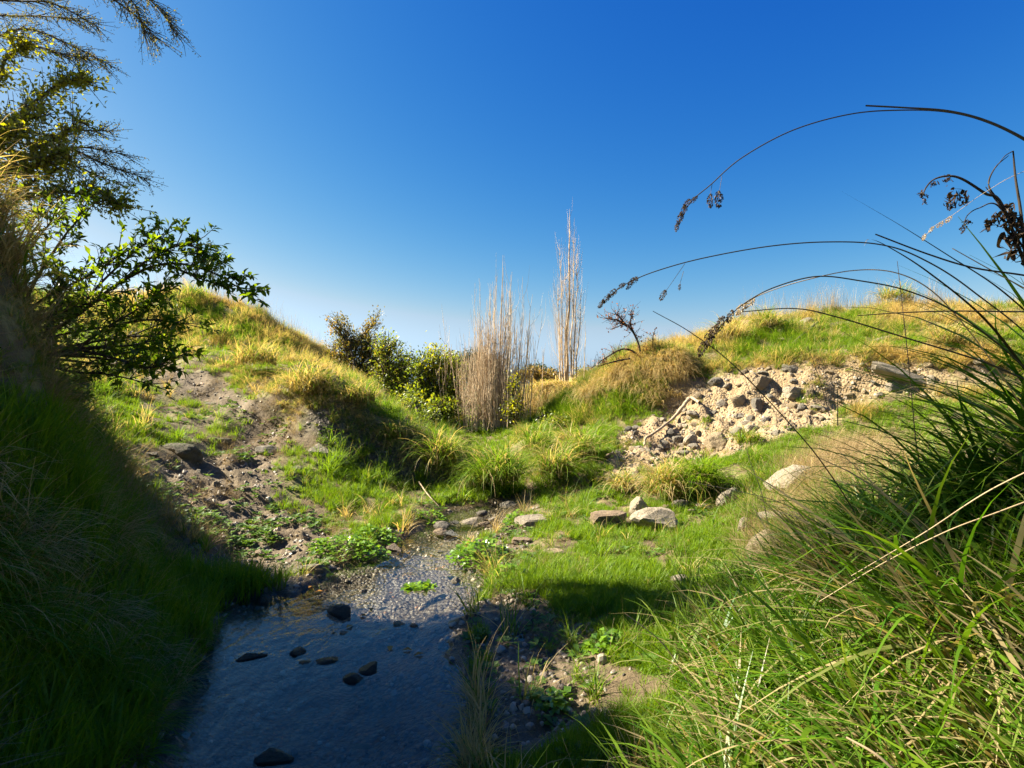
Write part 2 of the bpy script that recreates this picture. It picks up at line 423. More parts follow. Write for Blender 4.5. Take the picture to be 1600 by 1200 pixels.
def mat_leaf(name, cols, trans=.45, tcol=None, attr=None, spec=.012, rough=.5, dry=None, tip=None, base=None):
    """cols: two colours mixed by the per-blade attribute; dry: colours mixed in by the per-clump tint"""
    s = NT(name)
    sh = s.attr('shade'); t = s.attr('along')
    c = s.mix(sh, cols[0], cols[1])
    if dry is not None:
        tint = s.attr('tint', attr or 'INSTANCER')
        d = s.mix(sh, dry[0], dry[1])
        tt = s.ramp(s.math('ADD', tint, s.math('MULTIPLY', s.math('SUBTRACT', sh, .5), .55)), .38, .62)
        c = s.mix(tt, c, d)
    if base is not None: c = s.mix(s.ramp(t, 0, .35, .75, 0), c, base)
    if tip is not None: c = s.mix(s.ramp(t, .7, 1.0, 0, .6), c, tip)
    df = s.n('BsdfDiffuse', Color=c, Roughness=.3)
    tc = s.mix(1.0, c, tcol or (1.45, 1.35, .7), 'MULTIPLY')
    tr = s.n('BsdfTranslucent', Color=tc)
    m = s.n('MixShader', Fac=trans); s.t.links.new(df.outputs[0], m.inputs[1]); s.t.links.new(tr.outputs[0], m.inputs[2])
    g = s.n('BsdfGlossy', Color=(1, 1, 1), Roughness=rough)
    m2 = s.n('MixShader', Fac=spec); s.t.links.new(m.outputs[0], m2.inputs[1]); s.t.links.new(g.outputs[0], m2.inputs[2])
    return s.surf(m2.outputs[0])

def mat_rock(name, a, b, c, rough=.85, spec=.3, moss=0, wet=0):
    s = NT(name)
    o = s.obj(); r = s.rand()
    off = s.n('CombineXYZ', X=s.math('MULTIPLY', r, 37.0), Y=s.math('MULTIPLY', r, 91.0)).outputs[0]
    v = s.n('VectorMath', _operation='ADD'); s.put(v.inputs[0], o); s.put(v.inputs[1], off); v = v.outputs[0]
    n1 = s.noise(1.6, 5, .6, v); n2 = s.noise(7, 5, .65, v); n3 = s.noise(30, 3, .6, v)
    col = s.mix(s.ramp(n1, .35, .65), a, b)
    col = s.mix(s.ramp(n2, .5, .72), col, c)
    col = s.mix(s.ramp(n3, .58, .8, 0, .28), col, (a[0] * .5, a[1] * .48, a[2] * .45))
    col = s.mix(1.0, col, s.mix(r, (.68, .68, .68), (1.2, 1.17, 1.1)), 'MULTIPLY')
    if moss:
        nz = s.n('SeparateXYZ', Vector=s.n('NewGeometry').outputs['Normal']).outputs[2]
        mk = s.math('MULTIPLY', s.ramp(nz, .1, .8), s.ramp(n2, .4, .6)); mk = s.math('MULTIPLY', mk, moss)
        col = s.mix(mk, col, (.045, .06, .012))
    h = s.math('ADD', n2, s.math('MULTIPLY', n3, .4))
    return s.pbr(col, rough, spec, s.bump(h, .12, .8))

def mat_bark(name, a, b, scale=14):
    s = NT(name); o = s.obj()
    mp = s.n('Mapping', Vector=o, Scale=(1, 1, .22)).outputs[0]
    n = s.noise(scale, 4, .6, mp)
    return s.pbr(s.mix(s.ramp(n, .35, .65), a, b), .85, .2, s.bump(n, .01, .7))

ground.data.materials.append(mat_ground())
M = {}
GREEN_A, GREEN_B = (.085, .18, .004), (.22, .32, .010)
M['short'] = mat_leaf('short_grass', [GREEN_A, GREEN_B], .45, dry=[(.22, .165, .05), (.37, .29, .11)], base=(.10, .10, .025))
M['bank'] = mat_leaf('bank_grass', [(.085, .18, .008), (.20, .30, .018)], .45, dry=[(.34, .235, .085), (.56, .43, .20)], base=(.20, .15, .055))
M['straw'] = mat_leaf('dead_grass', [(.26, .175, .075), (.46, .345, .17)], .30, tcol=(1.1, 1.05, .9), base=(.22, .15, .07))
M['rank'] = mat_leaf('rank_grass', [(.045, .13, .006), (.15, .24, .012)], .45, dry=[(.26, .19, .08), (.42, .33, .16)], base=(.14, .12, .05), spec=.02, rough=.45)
# ------------------------------------------------------------------ water
def poly_grid_mesh(name, poly, z, step=.12):
    """flat sheet: the outline, triangulated"""
    bm = bmesh.new()
    vs = [bm.verts.new((x, y, z)) for x, y in poly]
    f = bm.faces.new(vs)
    bmesh.ops.triangulate(bm, faces=[f])
    me = bpy.data.meshes.new(name); bm.to_mesh(me); bm.free()
    return me
M['water'] = mat_water()
me = poly_grid_mesh('stream', [(-3.6, -6), (1.4, -6), (1.4, 8.2), (-3.6, 8.2)], 0.0)
stream = bpy.data.objects.new('stream', me); COL.objects.link(stream); me.materials.append(M['water'])
stream['kind'] = 'structure'; stream['label'] = 'shallow clear stream over a gravel bed reflecting the blue sky'

# ------------------------------------------------------------------ blades of grass
def blades(rs, n, L, w, tilt, curl, spread, lean=0.0, seg=4, base=None, azim=None, Lvar=.4, wind=.15, flat=0.0, zclip=None):
    """n curved tapering blades; returns verts, quads, shade, along"""
    V = []; Q = []; S = []; A = []
    k = 0
    for b in range(n):
        l = L * (1 - Lvar + 2 * Lvar * rs.random())
        ww = w * (.65 + .7 * rs.random())
        if azim is None:
            az = rs.random() * 2 * math.pi
        else:
            az = azim[0] + rs.normal() * azim[1]
        r = spread * math.sqrt(rs.random()); pa = rs.random() * 2 * math.pi
        p = np.array([r * math.cos(pa), r * math.sin(pa), 0.0]) if base is None else np.array(base[b], float)
        th = tilt[0] + (tilt[1] - tilt[0]) * rs.random()
        cu = curl[0] + (curl[1] - curl[0]) * rs.random()
        tw = rs.normal() * .6; sh = rs.random()
        d2 = rs.normal() * wind
        for j in range(seg + 1):
            u = j / seg
            a = az + d2 * u * 2
            side = np.array([-math.sin(a + tw * u), math.cos(a + tw * u), 0.25 * math.sin(tw * 2 + u)])
            wd = ww * (1 - u ** 1.6) * .5 * (.75 + .5 * min(1, u * 4)) + (.0006 if j == seg else 0)
            V.append(p - side * wd); V.append(p + side * wd)
            S += [sh, sh]; A += [u, u]
            if j < seg:
                i0 = k + 2 * j; Q.append((i0, i0 + 1, i0 + 3, i0 + 2))
            ang_ = th + cu * (u ** 1.3)
            st = l / seg
            p = p + st * np.array([math.sin(ang_) * math.cos(a) + lean * u, math.sin(ang_) * math.sin(a), math.cos(ang_) * (1 - flat)])
        k += 2 * (seg + 1)
    return np.array(V), np.array(Q), np.array(S), np.array(A)

def join_blades(parts):
    V = []; Q = []; S = []; A = []; k = 0
    for v, q, s, a in parts:
        V.append(v); Q.append(q + k); S.append(s); A.append(a); k += len(v)
    return np.concatenate(V), np.concatenate(Q), np.concatenate(S), np.concatenate(A)

def blade_mesh(name, parts, mat):
    v, q, s, a = join_blades(parts) if isinstance(parts, list) else parts
    me = np_mesh(name, v, q); fattr(me, 'shade', s); fattr(me, 'along', a)
    me.materials.append(mat)
    return smooth(me)

def tuft_collection(name, meshes):
    c = bpy.data.collections.new(name)
    for i, me in enumerate(meshes):
        c.objects.link(bpy.data.objects.new('%s_%02d' % (name, i), me))
    return c

rs = np.random.default_rng(3)
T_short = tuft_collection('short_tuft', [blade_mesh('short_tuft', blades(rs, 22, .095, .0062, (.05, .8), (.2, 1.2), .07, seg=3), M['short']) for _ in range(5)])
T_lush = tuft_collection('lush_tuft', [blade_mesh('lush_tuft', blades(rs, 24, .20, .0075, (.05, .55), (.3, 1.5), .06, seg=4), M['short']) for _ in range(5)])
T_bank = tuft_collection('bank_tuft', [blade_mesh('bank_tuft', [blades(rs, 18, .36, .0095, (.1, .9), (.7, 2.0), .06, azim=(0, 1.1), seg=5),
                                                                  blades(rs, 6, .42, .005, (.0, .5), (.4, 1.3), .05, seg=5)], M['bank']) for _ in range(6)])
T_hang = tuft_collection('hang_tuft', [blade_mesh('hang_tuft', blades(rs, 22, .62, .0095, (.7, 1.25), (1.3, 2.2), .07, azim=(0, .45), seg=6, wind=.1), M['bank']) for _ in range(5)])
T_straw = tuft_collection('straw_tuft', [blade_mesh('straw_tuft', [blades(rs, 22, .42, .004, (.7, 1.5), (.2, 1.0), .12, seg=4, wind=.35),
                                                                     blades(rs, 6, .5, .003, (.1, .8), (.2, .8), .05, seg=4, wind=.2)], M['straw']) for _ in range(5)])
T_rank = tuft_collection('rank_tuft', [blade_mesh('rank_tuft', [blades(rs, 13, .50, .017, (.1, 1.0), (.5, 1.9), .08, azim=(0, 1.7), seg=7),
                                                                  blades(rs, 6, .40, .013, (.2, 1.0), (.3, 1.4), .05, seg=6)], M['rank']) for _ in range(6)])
T_thin = tuft_collection('thin_stem', [blade_mesh('thin_stem', blades(rs, 7, .55, .0035, (0, .3), (.05, .5), .10, seg=4, wind=.1), M['straw']) for _ in range(4)])

def scatter(name, label, coll, pts, yaw, scl, tint, lean=None, kind='stuff'):
    """a point per tuft; geometry nodes put one tuft of the collection on each"""
    n = len(pts)
    me = bpy.data.meshes.new(name)
    me.vertices.add(n); me.vertices.foreach_set('co', np.asarray(pts, np.float32).ravel())
    ln = np.zeros((n, 2)) if lean is None else lean
    rot = np.stack([ln[:, 0], ln[:, 1], yaw], -1)
    a = me.attributes.new('rot', 'FLOAT_VECTOR', 'POINT'); a.data.foreach_set('vector', rot.astype(np.float32).ravel())
    fattr(me, 'scl', scl); fattr(me, 'tint', tint)
    a = me.attributes.new('idx', 'INT', 'POINT'); a.data.foreach_set('value', rng.integers(0, len(coll.objects), n).astype(np.int32))
    ob = bpy.data.objects.new(name, me); COL.objects.link(ob)
    ng = bpy.data.node_groups.new(name + '_nodes', 'GeometryNodeTree')
    ng.interface.new_socket('Geometry', in_out='INPUT', socket_type='NodeSocketGeometry')
    ng.interface.new_socket('Geometry', in_out='OUTPUT', socket_type='NodeSocketGeometry')
    gi = ng.nodes.new('NodeGroupInput'); go = ng.nodes.new('NodeGroupOutput')
    ci = ng.nodes.new('GeometryNodeCollectionInfo'); ci.inputs['Collection'].default_value = coll
    ci.inputs['Separate Children'].default_value = True; ci.inputs['Reset Children'].default_value = True
    ip = ng.nodes.new('GeometryNodeInstanceOnPoints'); ip.inputs['Pick Instance'].default_value = True
    def na(nm, ty):
        x = ng.nodes.new('GeometryNodeInputNamedAttribute'); x.data_type = ty; x.inputs['Name'].default_value = nm; return x.outputs['Attribute']
    ng.links.new(gi.outputs[0], ip.inputs['Points']); ng.links.new(ci.outputs[0], ip.inputs['Instance'])
    ng.links.new(na('idx', 'INT'), ip.inputs['Instance Index']); ng.links.new(na('rot', 'FLOAT_VECTOR'), ip.inputs['Rotation'])
    ng.links.new(na('scl', 'FLOAT'), ip.inputs['Scale'])
    ng.links.new(ip.outputs[0], go.inputs[0])
    md = ob.modifiers.new('tufts', 'NODES'); md.node_group = ng
    ob['kind'] = kind; ob['label'] = label
    return ob

# candidate points on the ground, weighted by area / distance
_q = gq
_c = gv.reshape(-1, 3)
_q0, _q1, _q2, _q3 = (_c[_q[:, k]] for k in range(4))
_cr = np.cross(_q2 - _q0, _q3 - _q1)
f_area = np.linalg.norm(_cr, axis=1) * .5
f_nrm = _cr / (np.linalg.norm(_cr, axis=1, keepdims=True) + 1e-12)
f_nrm[f_nrm[:, 2] < 0] *= -1
f_cen = (_q0 + _q1 + _q2 + _q3) / 4
_fd = np.hypot(f_cen[:, 0], f_cen[:, 1])
_fpx = np.where(f_cen[:, 1] > .05, f_cen[:, 0] / np.maximum(f_cen[:, 1], .05), 9)
f_ok = (np.where(_fd < 6, np.abs(_fpx) < 3.5, np.abs(_fpx) < 1.18)) & (f_cen[:, 1] > .12) & (_fd < 24)
f_slope = np.sqrt(1 - np.clip(f_nrm[:, 2], 0, 1) ** 2)
F = dict(x=f_cen[:, 0], y=f_cen[:, 1], z=f_cen[:, 2], d=_fd, s=f_slope)
F['mud'] = m_mud(F['x'], F['y']); F['scarp'] = m_scarp(F['x'], F['y']); F['nose'] = m_nose(F['x'], F['y'])
F['near_mud'] = sstep(-.42, -.08, sdist(F['x'], F['y'], MUD_L) + (fbm(F['x'] * 2.3, F['y'] * 2.3, 211, 3) - .5) * .8) * (F['y'] > 4.7)
F['sd'] = sdist(F['x'], F['y'], STREAM)
F['straw'] = warp_in(F['x'], F['y'], STRAW, .2, .3, 2)
F['patch'] = fbm(F['x'] * 1.6, F['y'] * 1.6, 91, 4)
F['fine'] = fbm(F['x'] * 4.3, F['y'] * 4.3, 95, 3)
F['lb'] = (F['y'] < 4.6) & (F['x'] < -1.0)
F['rb'] = ((F['x'] > .82 - .12 * (F['y'] - 2)) & (F['y'] < 2.75) | (F['x'] > 1.45 + .85 * (F['y'] - 2.75)) & (F['y'] < 3.9))
F['dry_sh'] = sstep(-.05, .05, F['sd'])
# surface faces the camera?
_view = f_cen - np.array([0, 0, CAMZ]); _view /= np.linalg.norm(_view, axis=1, keepdims=True)

def sample(w, n):
    w = np.where(f_ok, w, 0) * f_area
    cs = np.cumsum(w); tot = cs[-1]
    k = np.searchsorted(cs, rng.random(n) * tot); k = np.clip(k, 0, len(w) - 1)
    u = rng.random((n, 1)); v = rng.random((n, 1))
    p = (_q0[k] * (1 - u) + _q1[k] * u) * (1 - v) + (_q3[k] * (1 - u) + _q2[k] * u) * v
    return p, k

def downhill(k):
    return np.arctan2(f_nrm[k, 1], f_nrm[k, 0])

def dens(d0): return 1.0 / (1 + (F['d'] / d0) ** 2)
wet_ok = F['sd'] < -.03
bare = np.maximum.reduce([F['mud'], F['near_mud'] * .86, F['scarp'], F['nose'] * .93])
DRY_F = fbm(F['x'] * .55, F['y'] * .55, 131, 3)

# short lush turf on the flats
slope_long = sstep(.45, .68, F['s'])
open_l = (F['x'] < -.3) & (F['y'] > 4.5) & (F['y'] < 10.8) & (F['z'] < 1.9)     # grazed slope on the left
yell = np.clip(sstep(3.5, 7, F['d']) * .12 + (DRY_F - .5) * .5, 0, 1)
N1 = 40000
w = dens(3.5) * wet_ok * (1 - bare) * (1 - .9 * slope_long) * (1 - F['lb']) * (1 - F['rb']) * (1 - .85 * F['straw']) * (F['d'] < 16) * np.where(open_l, .12 + .88 * sstep(.44, .56, F['patch'] * .6 + F['fine'] * .4), 1)
w = w + dens(3.5) * wet_ok * F['mud'] * (1 - F['lb']) * .7 * (F['x'] > -1) * sstep(.57, .66, F['patch']) 
w = w + dens(3.5) * F['scarp'] * .35 * sstep(.60, .68, F['patch'])
shore = np.where(F['y'] > 5.0, sstep(-.06, -.34, F['sd']), 1.0)
w = w * shore * (.10 + sstep(.40, .60, F['fine'])) * (.08 + sstep(.38, .50, F['patch']))
p, k = sample(w, N1)
t = np.clip(-.04 + yell[k] + (fbm(p[:, 0] * 3, p[:, 1] * 3, 77, 3) - .55) * .9 + sstep(.25, .6, F['s'][k]) * .25 + rng.normal(0, .08, N1), 0, 1)
sc = (.45 + 1.0 * fbm(p[:, 0] * 1.3, p[:, 1] * 1.3, 79, 2) + .9 * (fbm(p[:, 0] * 4.3, p[:, 1] * 4.3, 95, 3) - .4)) * rng.uniform(.7, 1.3, N1) * (1 + .03 * F['d'][k])
p[:, 2] -= .008
scatter('short_grass', 'short bright green turf covering the valley floor', T_short, p, rng.random(N1) * 6.28, sc * np.where(open_l[k], .42, .42), t)
# taller lush clumps
N2 = 19000
w = dens(4) * wet_ok * (1 - bare) * (1 - .8 * slope_long) * (1 - F['lb']) * (1 - F['rb']) * (1 - .8 * F['straw']) * sstep(.46, .58, fbm(F['x'] * 2.6, F['y'] * 2.6, 191, 3)) * (F['d'] < 15) * np.where(open_l, .5, 1) * shore
w = w + dens(4) * wet_ok * F['mud'] * (1 - F['lb']) * .5 * (F['x'] > -1) * sstep(.60, .68, F['patch'])
p, k = sample(w, N2)
t = np.clip(.05 + yell[k] * .6 + rng.normal(0, .1, N2), 0, 1)
p[:, 2] -= .01
scatter('lush_grass', 'taller lush clumps in the green turf', T_lush, p, rng.random(N2) * 6.28, rng.uniform(.35, 1.1, N2) * np.where(open_l[k], .55, .50), t)
# longer mixed grass on the banks and hills
N3 = 30000
w = dens(7) * wet_ok * (1 - np.maximum(F['scarp'], F['nose'] * .8)) * (1 - .8 * F['mud']) * (.012 + slope_long * np.where(open_l, .25, 1)) * (1 - F['near_mud']) * (1 - F['lb']) * (1 - F['rb']) 
hill = (F['x'] > 1.5) & (F['y'] > 10.2) | (F['x'] < -4) & (F['y'] > 11)
front = sstep(-.55, -.1, sdist(F['x'], F['y'], SCARP)) * (F['z'] < 1.75)
w = w * (1 - front)
w = w + hill * (1 - front) * dens(9) * .45 * sstep(.45, .6, F['fine'])
w = w * (.3 + sstep(.35, .6, F['patch']))
p, k = sample(w, N3)
t = np.clip(.42 + .16 * hill[k] + (DRY_F[k] - .5) * 1.6 + (fbm(p[:, 0] * 2.2, p[:, 1] * 2.2, 78, 3) - .5) * 1.0 + rng.normal(0, .12, N3), 0, 1)
p[:, 2] -= .02
scatter('bank_grass', 'long half dry grass on the slopes and ridges', T_bank, p, downhill(k) + rng.normal(0, .6, N3), rng.uniform(.3, .8, N3), t)
# near left bank, in shade
N4 = 7600
w = dens(5) * (F['sd'] < -.03) * F['lb'] * (1 - .5 * F['mud'] * (F['y'] > 3.9))
p, k = sample(w, N4)
foot = .62 + .38 * sstep(.15, .9, p[:, 2])
t = np.clip(.30 + sstep(.3, 2.6, p[:, 2]) * .25 + (fbm(p[:, 0] * 2.0 + p[:, 2], p[:, 1] * 2.0 + p[:, 2] * 1.5, 83, 3) - .5) * 1.5 + rng.normal(0, .14, N4), 0, 1)
p[:, 2] -= .02
half = N4 * 2 // 3
cl = (.45 + 1.1 * sstep(.35, .65, fbm(p[:, 0] * 3.5 + p[:, 2] * 2, p[:, 1] * 3.5 + p[:, 2] * 2.6, 141, 3)))
scatter('bank_grass', 'dense shaded grass on the steep near bank', T_bank, p[:half], downhill(k[:half]) + rng.normal(0, .8, half), rng.uniform(.35, .65, half) * cl[:half] * foot[:half], t[:half])
scatter('hanging_grass', 'long limp grass hanging down the steep near bank', T_hang, p[half:], downhill(k[half:]) + rng.normal(0, .45, N4 - half), rng.uniform(.22, .45, N4 - half) * cl[half:] * foot[half:], np.clip(t[half:] + .12, 0, 1))
NS = 1400
w = dens(5) * wet_ok * F['lb'] * (F['z'] > .3) * sstep(.48, .6, F['patch'])
p, k = sample(w, NS)
scatter('dead_grass', 'pale dead straws caught in the grass of the near left bank', T_straw, p, rng.random(NS) * 6.28, rng.uniform(.4, .8, NS), np.ones(NS))
NF = 1700
w = dens(5) * (F['sd'] < -.05) * F['lb'] * (F['z'] < 1.3) * (F['y'] < 4.2)
p, k = sample(w, NF)
scatter('lush_grass', 'greener grass along the foot of the near left bank', T_lush, p, rng.random(NF) * 6.28, rng.uniform(.6, 1.2, NF), np.clip(rng.normal(-.05, .12, NF), 0, 1))
# near right bank: rank grass
N5 = 2300
w = dens(3) * wet_ok * F['rb'] * (1 - .9 * F['mud']) * (.25 + sstep(.4, .6, F['fine']))
p, k = sample(w, N5)
t = np.clip(.20 + (fbm(p[:, 0] * 2.6, p[:, 1] * 2.6, 85, 3) - .5) * 1.5 + rng.normal(0, .15, N5), 0, 1)
p[:, 2] -= .02
scatter('rank_grass', 'rank long bladed grass on the near right bank', T_rank, p, downhill(k) + rng.normal(0, 1.2, N5), rng.uniform(.45, .95, N5), t)
N6 = 3000
w = dens(4) * wet_ok * (F['rb'] * .5 * sstep(.45, .6, F['patch']) + 2.2 * F['straw']) * (1 - F['mud'])
p, k = sample(w, N6)
scatter('dead_grass', 'matted dead straw lying on the right bank', T_straw, p, rng.random(N6) * 6.28, rng.uniform(.28, .7, N6), np.ones(N6))

# low broad leaved weeds and dead thatch mixed into the turf
def weed_mesh():
    V = []; Q = []; S = []; A = []
    for i in range(9):
        a = i * 2.4 + rs.normal() * .3; L = rs.uniform(.03, .06); tl = rs.uniform(.1, .7); k = len(V); sh = rs.random()
        d = np.array([math.cos(a) * math.cos(tl), math.sin(a) * math.cos(tl), math.sin(tl)]); sd_ = np.array([-math.sin(a), math.cos(a), 0]); b = d * .012
        V += [b, b + d * L * .5 + sd_ * L * .3 + (0, 0, .006), b + d * L * .55, b + d * L * .5 - sd_ * L * .3 + (0, 0, .006), b + d * L - np.array([0, 0, .006])]
        Q += [(k, k + 2, k + 4, k + 1), (k, k + 3, k + 4, k + 2)]; S += [sh] * 5; A += [.6] * 5
    me = np_mesh('weed', V, Q); fattr(me, 'shade', S); fattr(me, 'along', A); me.materials.append(M['weed']); return smooth(me)
M['weed'] = mat_leaf('weed_leaf', [(.06, .13, .012), (.13, .21, .03)], .35, spec=.03)
T_weed = tuft_collection('weed_rosette', [weed_mesh() for _ in range(5)])
NW = 2600
w = dens(4) * wet_ok * (1 - F['scarp']) * (1 - F['lb']) * (.25 + .3 * F['mud']) * (.1 + sstep(.5, .62, fbm(F['x'] * 2.1, F['y'] * 2.1, 231, 3))) * (F['d'] < 10) * (1 - F['rb'])
p, k = sample(w, NW)
p[:, 2] += .012
scatter('low_weeds', 'low broad leaved weeds between the turf and the mud', T_weed, p, rng.random(NW) * 6.28, rng.uniform(.5, 1.3, NW), np.zeros(NW))
NT_ = 1900
w = dens(5) * wet_ok * (1 - F['lb']) * (1 - F['rb']) * (.2 + F['near_mud'] * .6) * sstep(.46, .6, fbm(F['x'] * 1.9, F['y'] * 1.9, 241, 3)) * (F['d'] < 13)
p, k = sample(w, NT_)
scatter('dead_thatch', 'flattened dead thatch lying in the turf', T_straw, p, rng.random(NT_) * 6.28, rng.uniform(.16, .4, NT_), np.ones(NT_))
# ------------------------------------------------------------------ helpers for things and parts
def link(name, me, mat=None, parent=None, loc=None):
    o = bpy.data.objects.new(name, me); COL.objects.link(o)
    if mat is not None and me is not None and not me.materials: me.materials.append(mat)
    if parent is not None: o.parent = parent
    if loc is not None: o.location = loc
    return o
def tag(o, label, cat, group=None):
    o['label'] = label; o['category'] = cat
    if group: o['group'] = group
    return o
def thing(name, label, cat, loc=(0, 0, 0), group=None):
    return tag(link(name, None, loc=loc), label, cat, group)

M['rock_pale'] = mat_rock('pale_rock', (.36, .30, .215), (.47, .40, .30), (.28, .235, .17))
M['rock_grey'] = mat_rock('grey_rock', (.21, .185, .145), (.29, .255, .20), (.35, .30, .22))
M['rock_tan'] = mat_rock('tan_rock', (.31, .235, .14), (.40, .31, .19), (.24, .185, .115))
M['rock_wet'] = mat_rock('wet_rock', (.06, .05, .037), (.12, .10, .07), (.04, .034, .026), rough=.38, spec=.5, moss=.6)
M['rock_moss'] = mat_rock('mossy_rock', (.13, .11, .08), (.20, .17, .12), (.09, .08, .06), moss=.9)
M['rock_brown'] = mat_rock('brown_rock', (.20, .14, .085), (.30, .22, .14), (.14, .11, .08), rough=.6)

def rock_mesh(seed, sub=3, planes=10, rough=.045, box=False):
    r_ = np.random.default_rng(seed)
    bm = bmesh.new(); bmesh.ops.create_icosphere(bm, subdivisions=sub, radius=1.0)
    d = np.array([v.co[:] for v in bm.verts])
    if box:
        nn = np.array([[1, 0, 0], [-1, 0, 0], [0, 1, 0], [0, -1, 0], [0, 0, 1], [0, 0, -1]], float) + r_.normal(0, .10, (6, 3))
        n2 = r_.normal(size=(5, 3)); nn = np.concatenate([nn, n2]); dd = np.concatenate([r_.uniform(.72, .8, 6), r_.uniform(.95, 1.1, 5)])
    else:
        nn = r_.normal(size=(planes, 3)); dd = r_.uniform(.5, 1.0, planes)
    nn /= np.linalg.norm(nn, axis=1, keepdims=True)
    dots = d @ nn.T
    rr = np.where(dots > .05, dd / np.maximum(dots, .05), 9)
    rr = np.minimum(rr.min(1), 1.15)
    for v, q, r in zip(bm.verts, d, rr):
        nz = mnoise.fractal(Vector(q * 2.2) + Vector((seed * 3.7, 0, 0)), 1.0, 2.0, 4)
        v.co = Vector(q * r * (1 + rough * nz * 1.6))
    me = bpy.data.meshes.new('rock'); bm.to_mesh(me); bm.free()
    return me
ROCKS = [rock_mesh(100 + i) for i in range(10)]
BOXES = [rock_mesh(200 + i, box=True) for i in range(5)]
SMALLS = [rock_mesh(300 + i, sub=2, rough=.04) for i in range(8)]
_mc = {}
def matted(me, mat):
    k = (me.name, mat.name)
    if k not in _mc:
        c = me.copy(); c.materials.clear(); c.materials.append(mat); _mc[k] = c
    return _mc[k]

def rock(px, py, w, mat, label, shape=(1, .8, .6), yaw=None, tilt=0, sink=.30, kind='r', name='rock', group=None, cat='rock', i=None, level=None):
    """a stone about w pixels wide whose foot stands where the sight line of (px, py) meets the ground"""
    p = hit(px, py) if level is None else Vector((*W(px, py), level))
    if p is None: return None
    r = w / FPX * p.y / 2 / .80 * {GB: .64, GL: .66, GR: 1.1}.get(group, .92)
    lib = {'r': ROCKS, 'b': BOXES, 's': SMALLS}[kind]
    me = matted(lib[random.randrange(len(lib)) if i is None else i], M[mat])
    o = link(name, me)
    o.scale = (r * shape[0], r * shape[1], r * shape[2])
    o.rotation_euler = (R(random.uniform(-8, 8)), R(tilt), R(random.uniform(0, 360) if yaw is None else yaw))
    o.location = p + Vector((0, r * .3, r * shape[2] * (1 - 2 * sink) * .8))
    return tag(o, label, cat, group)

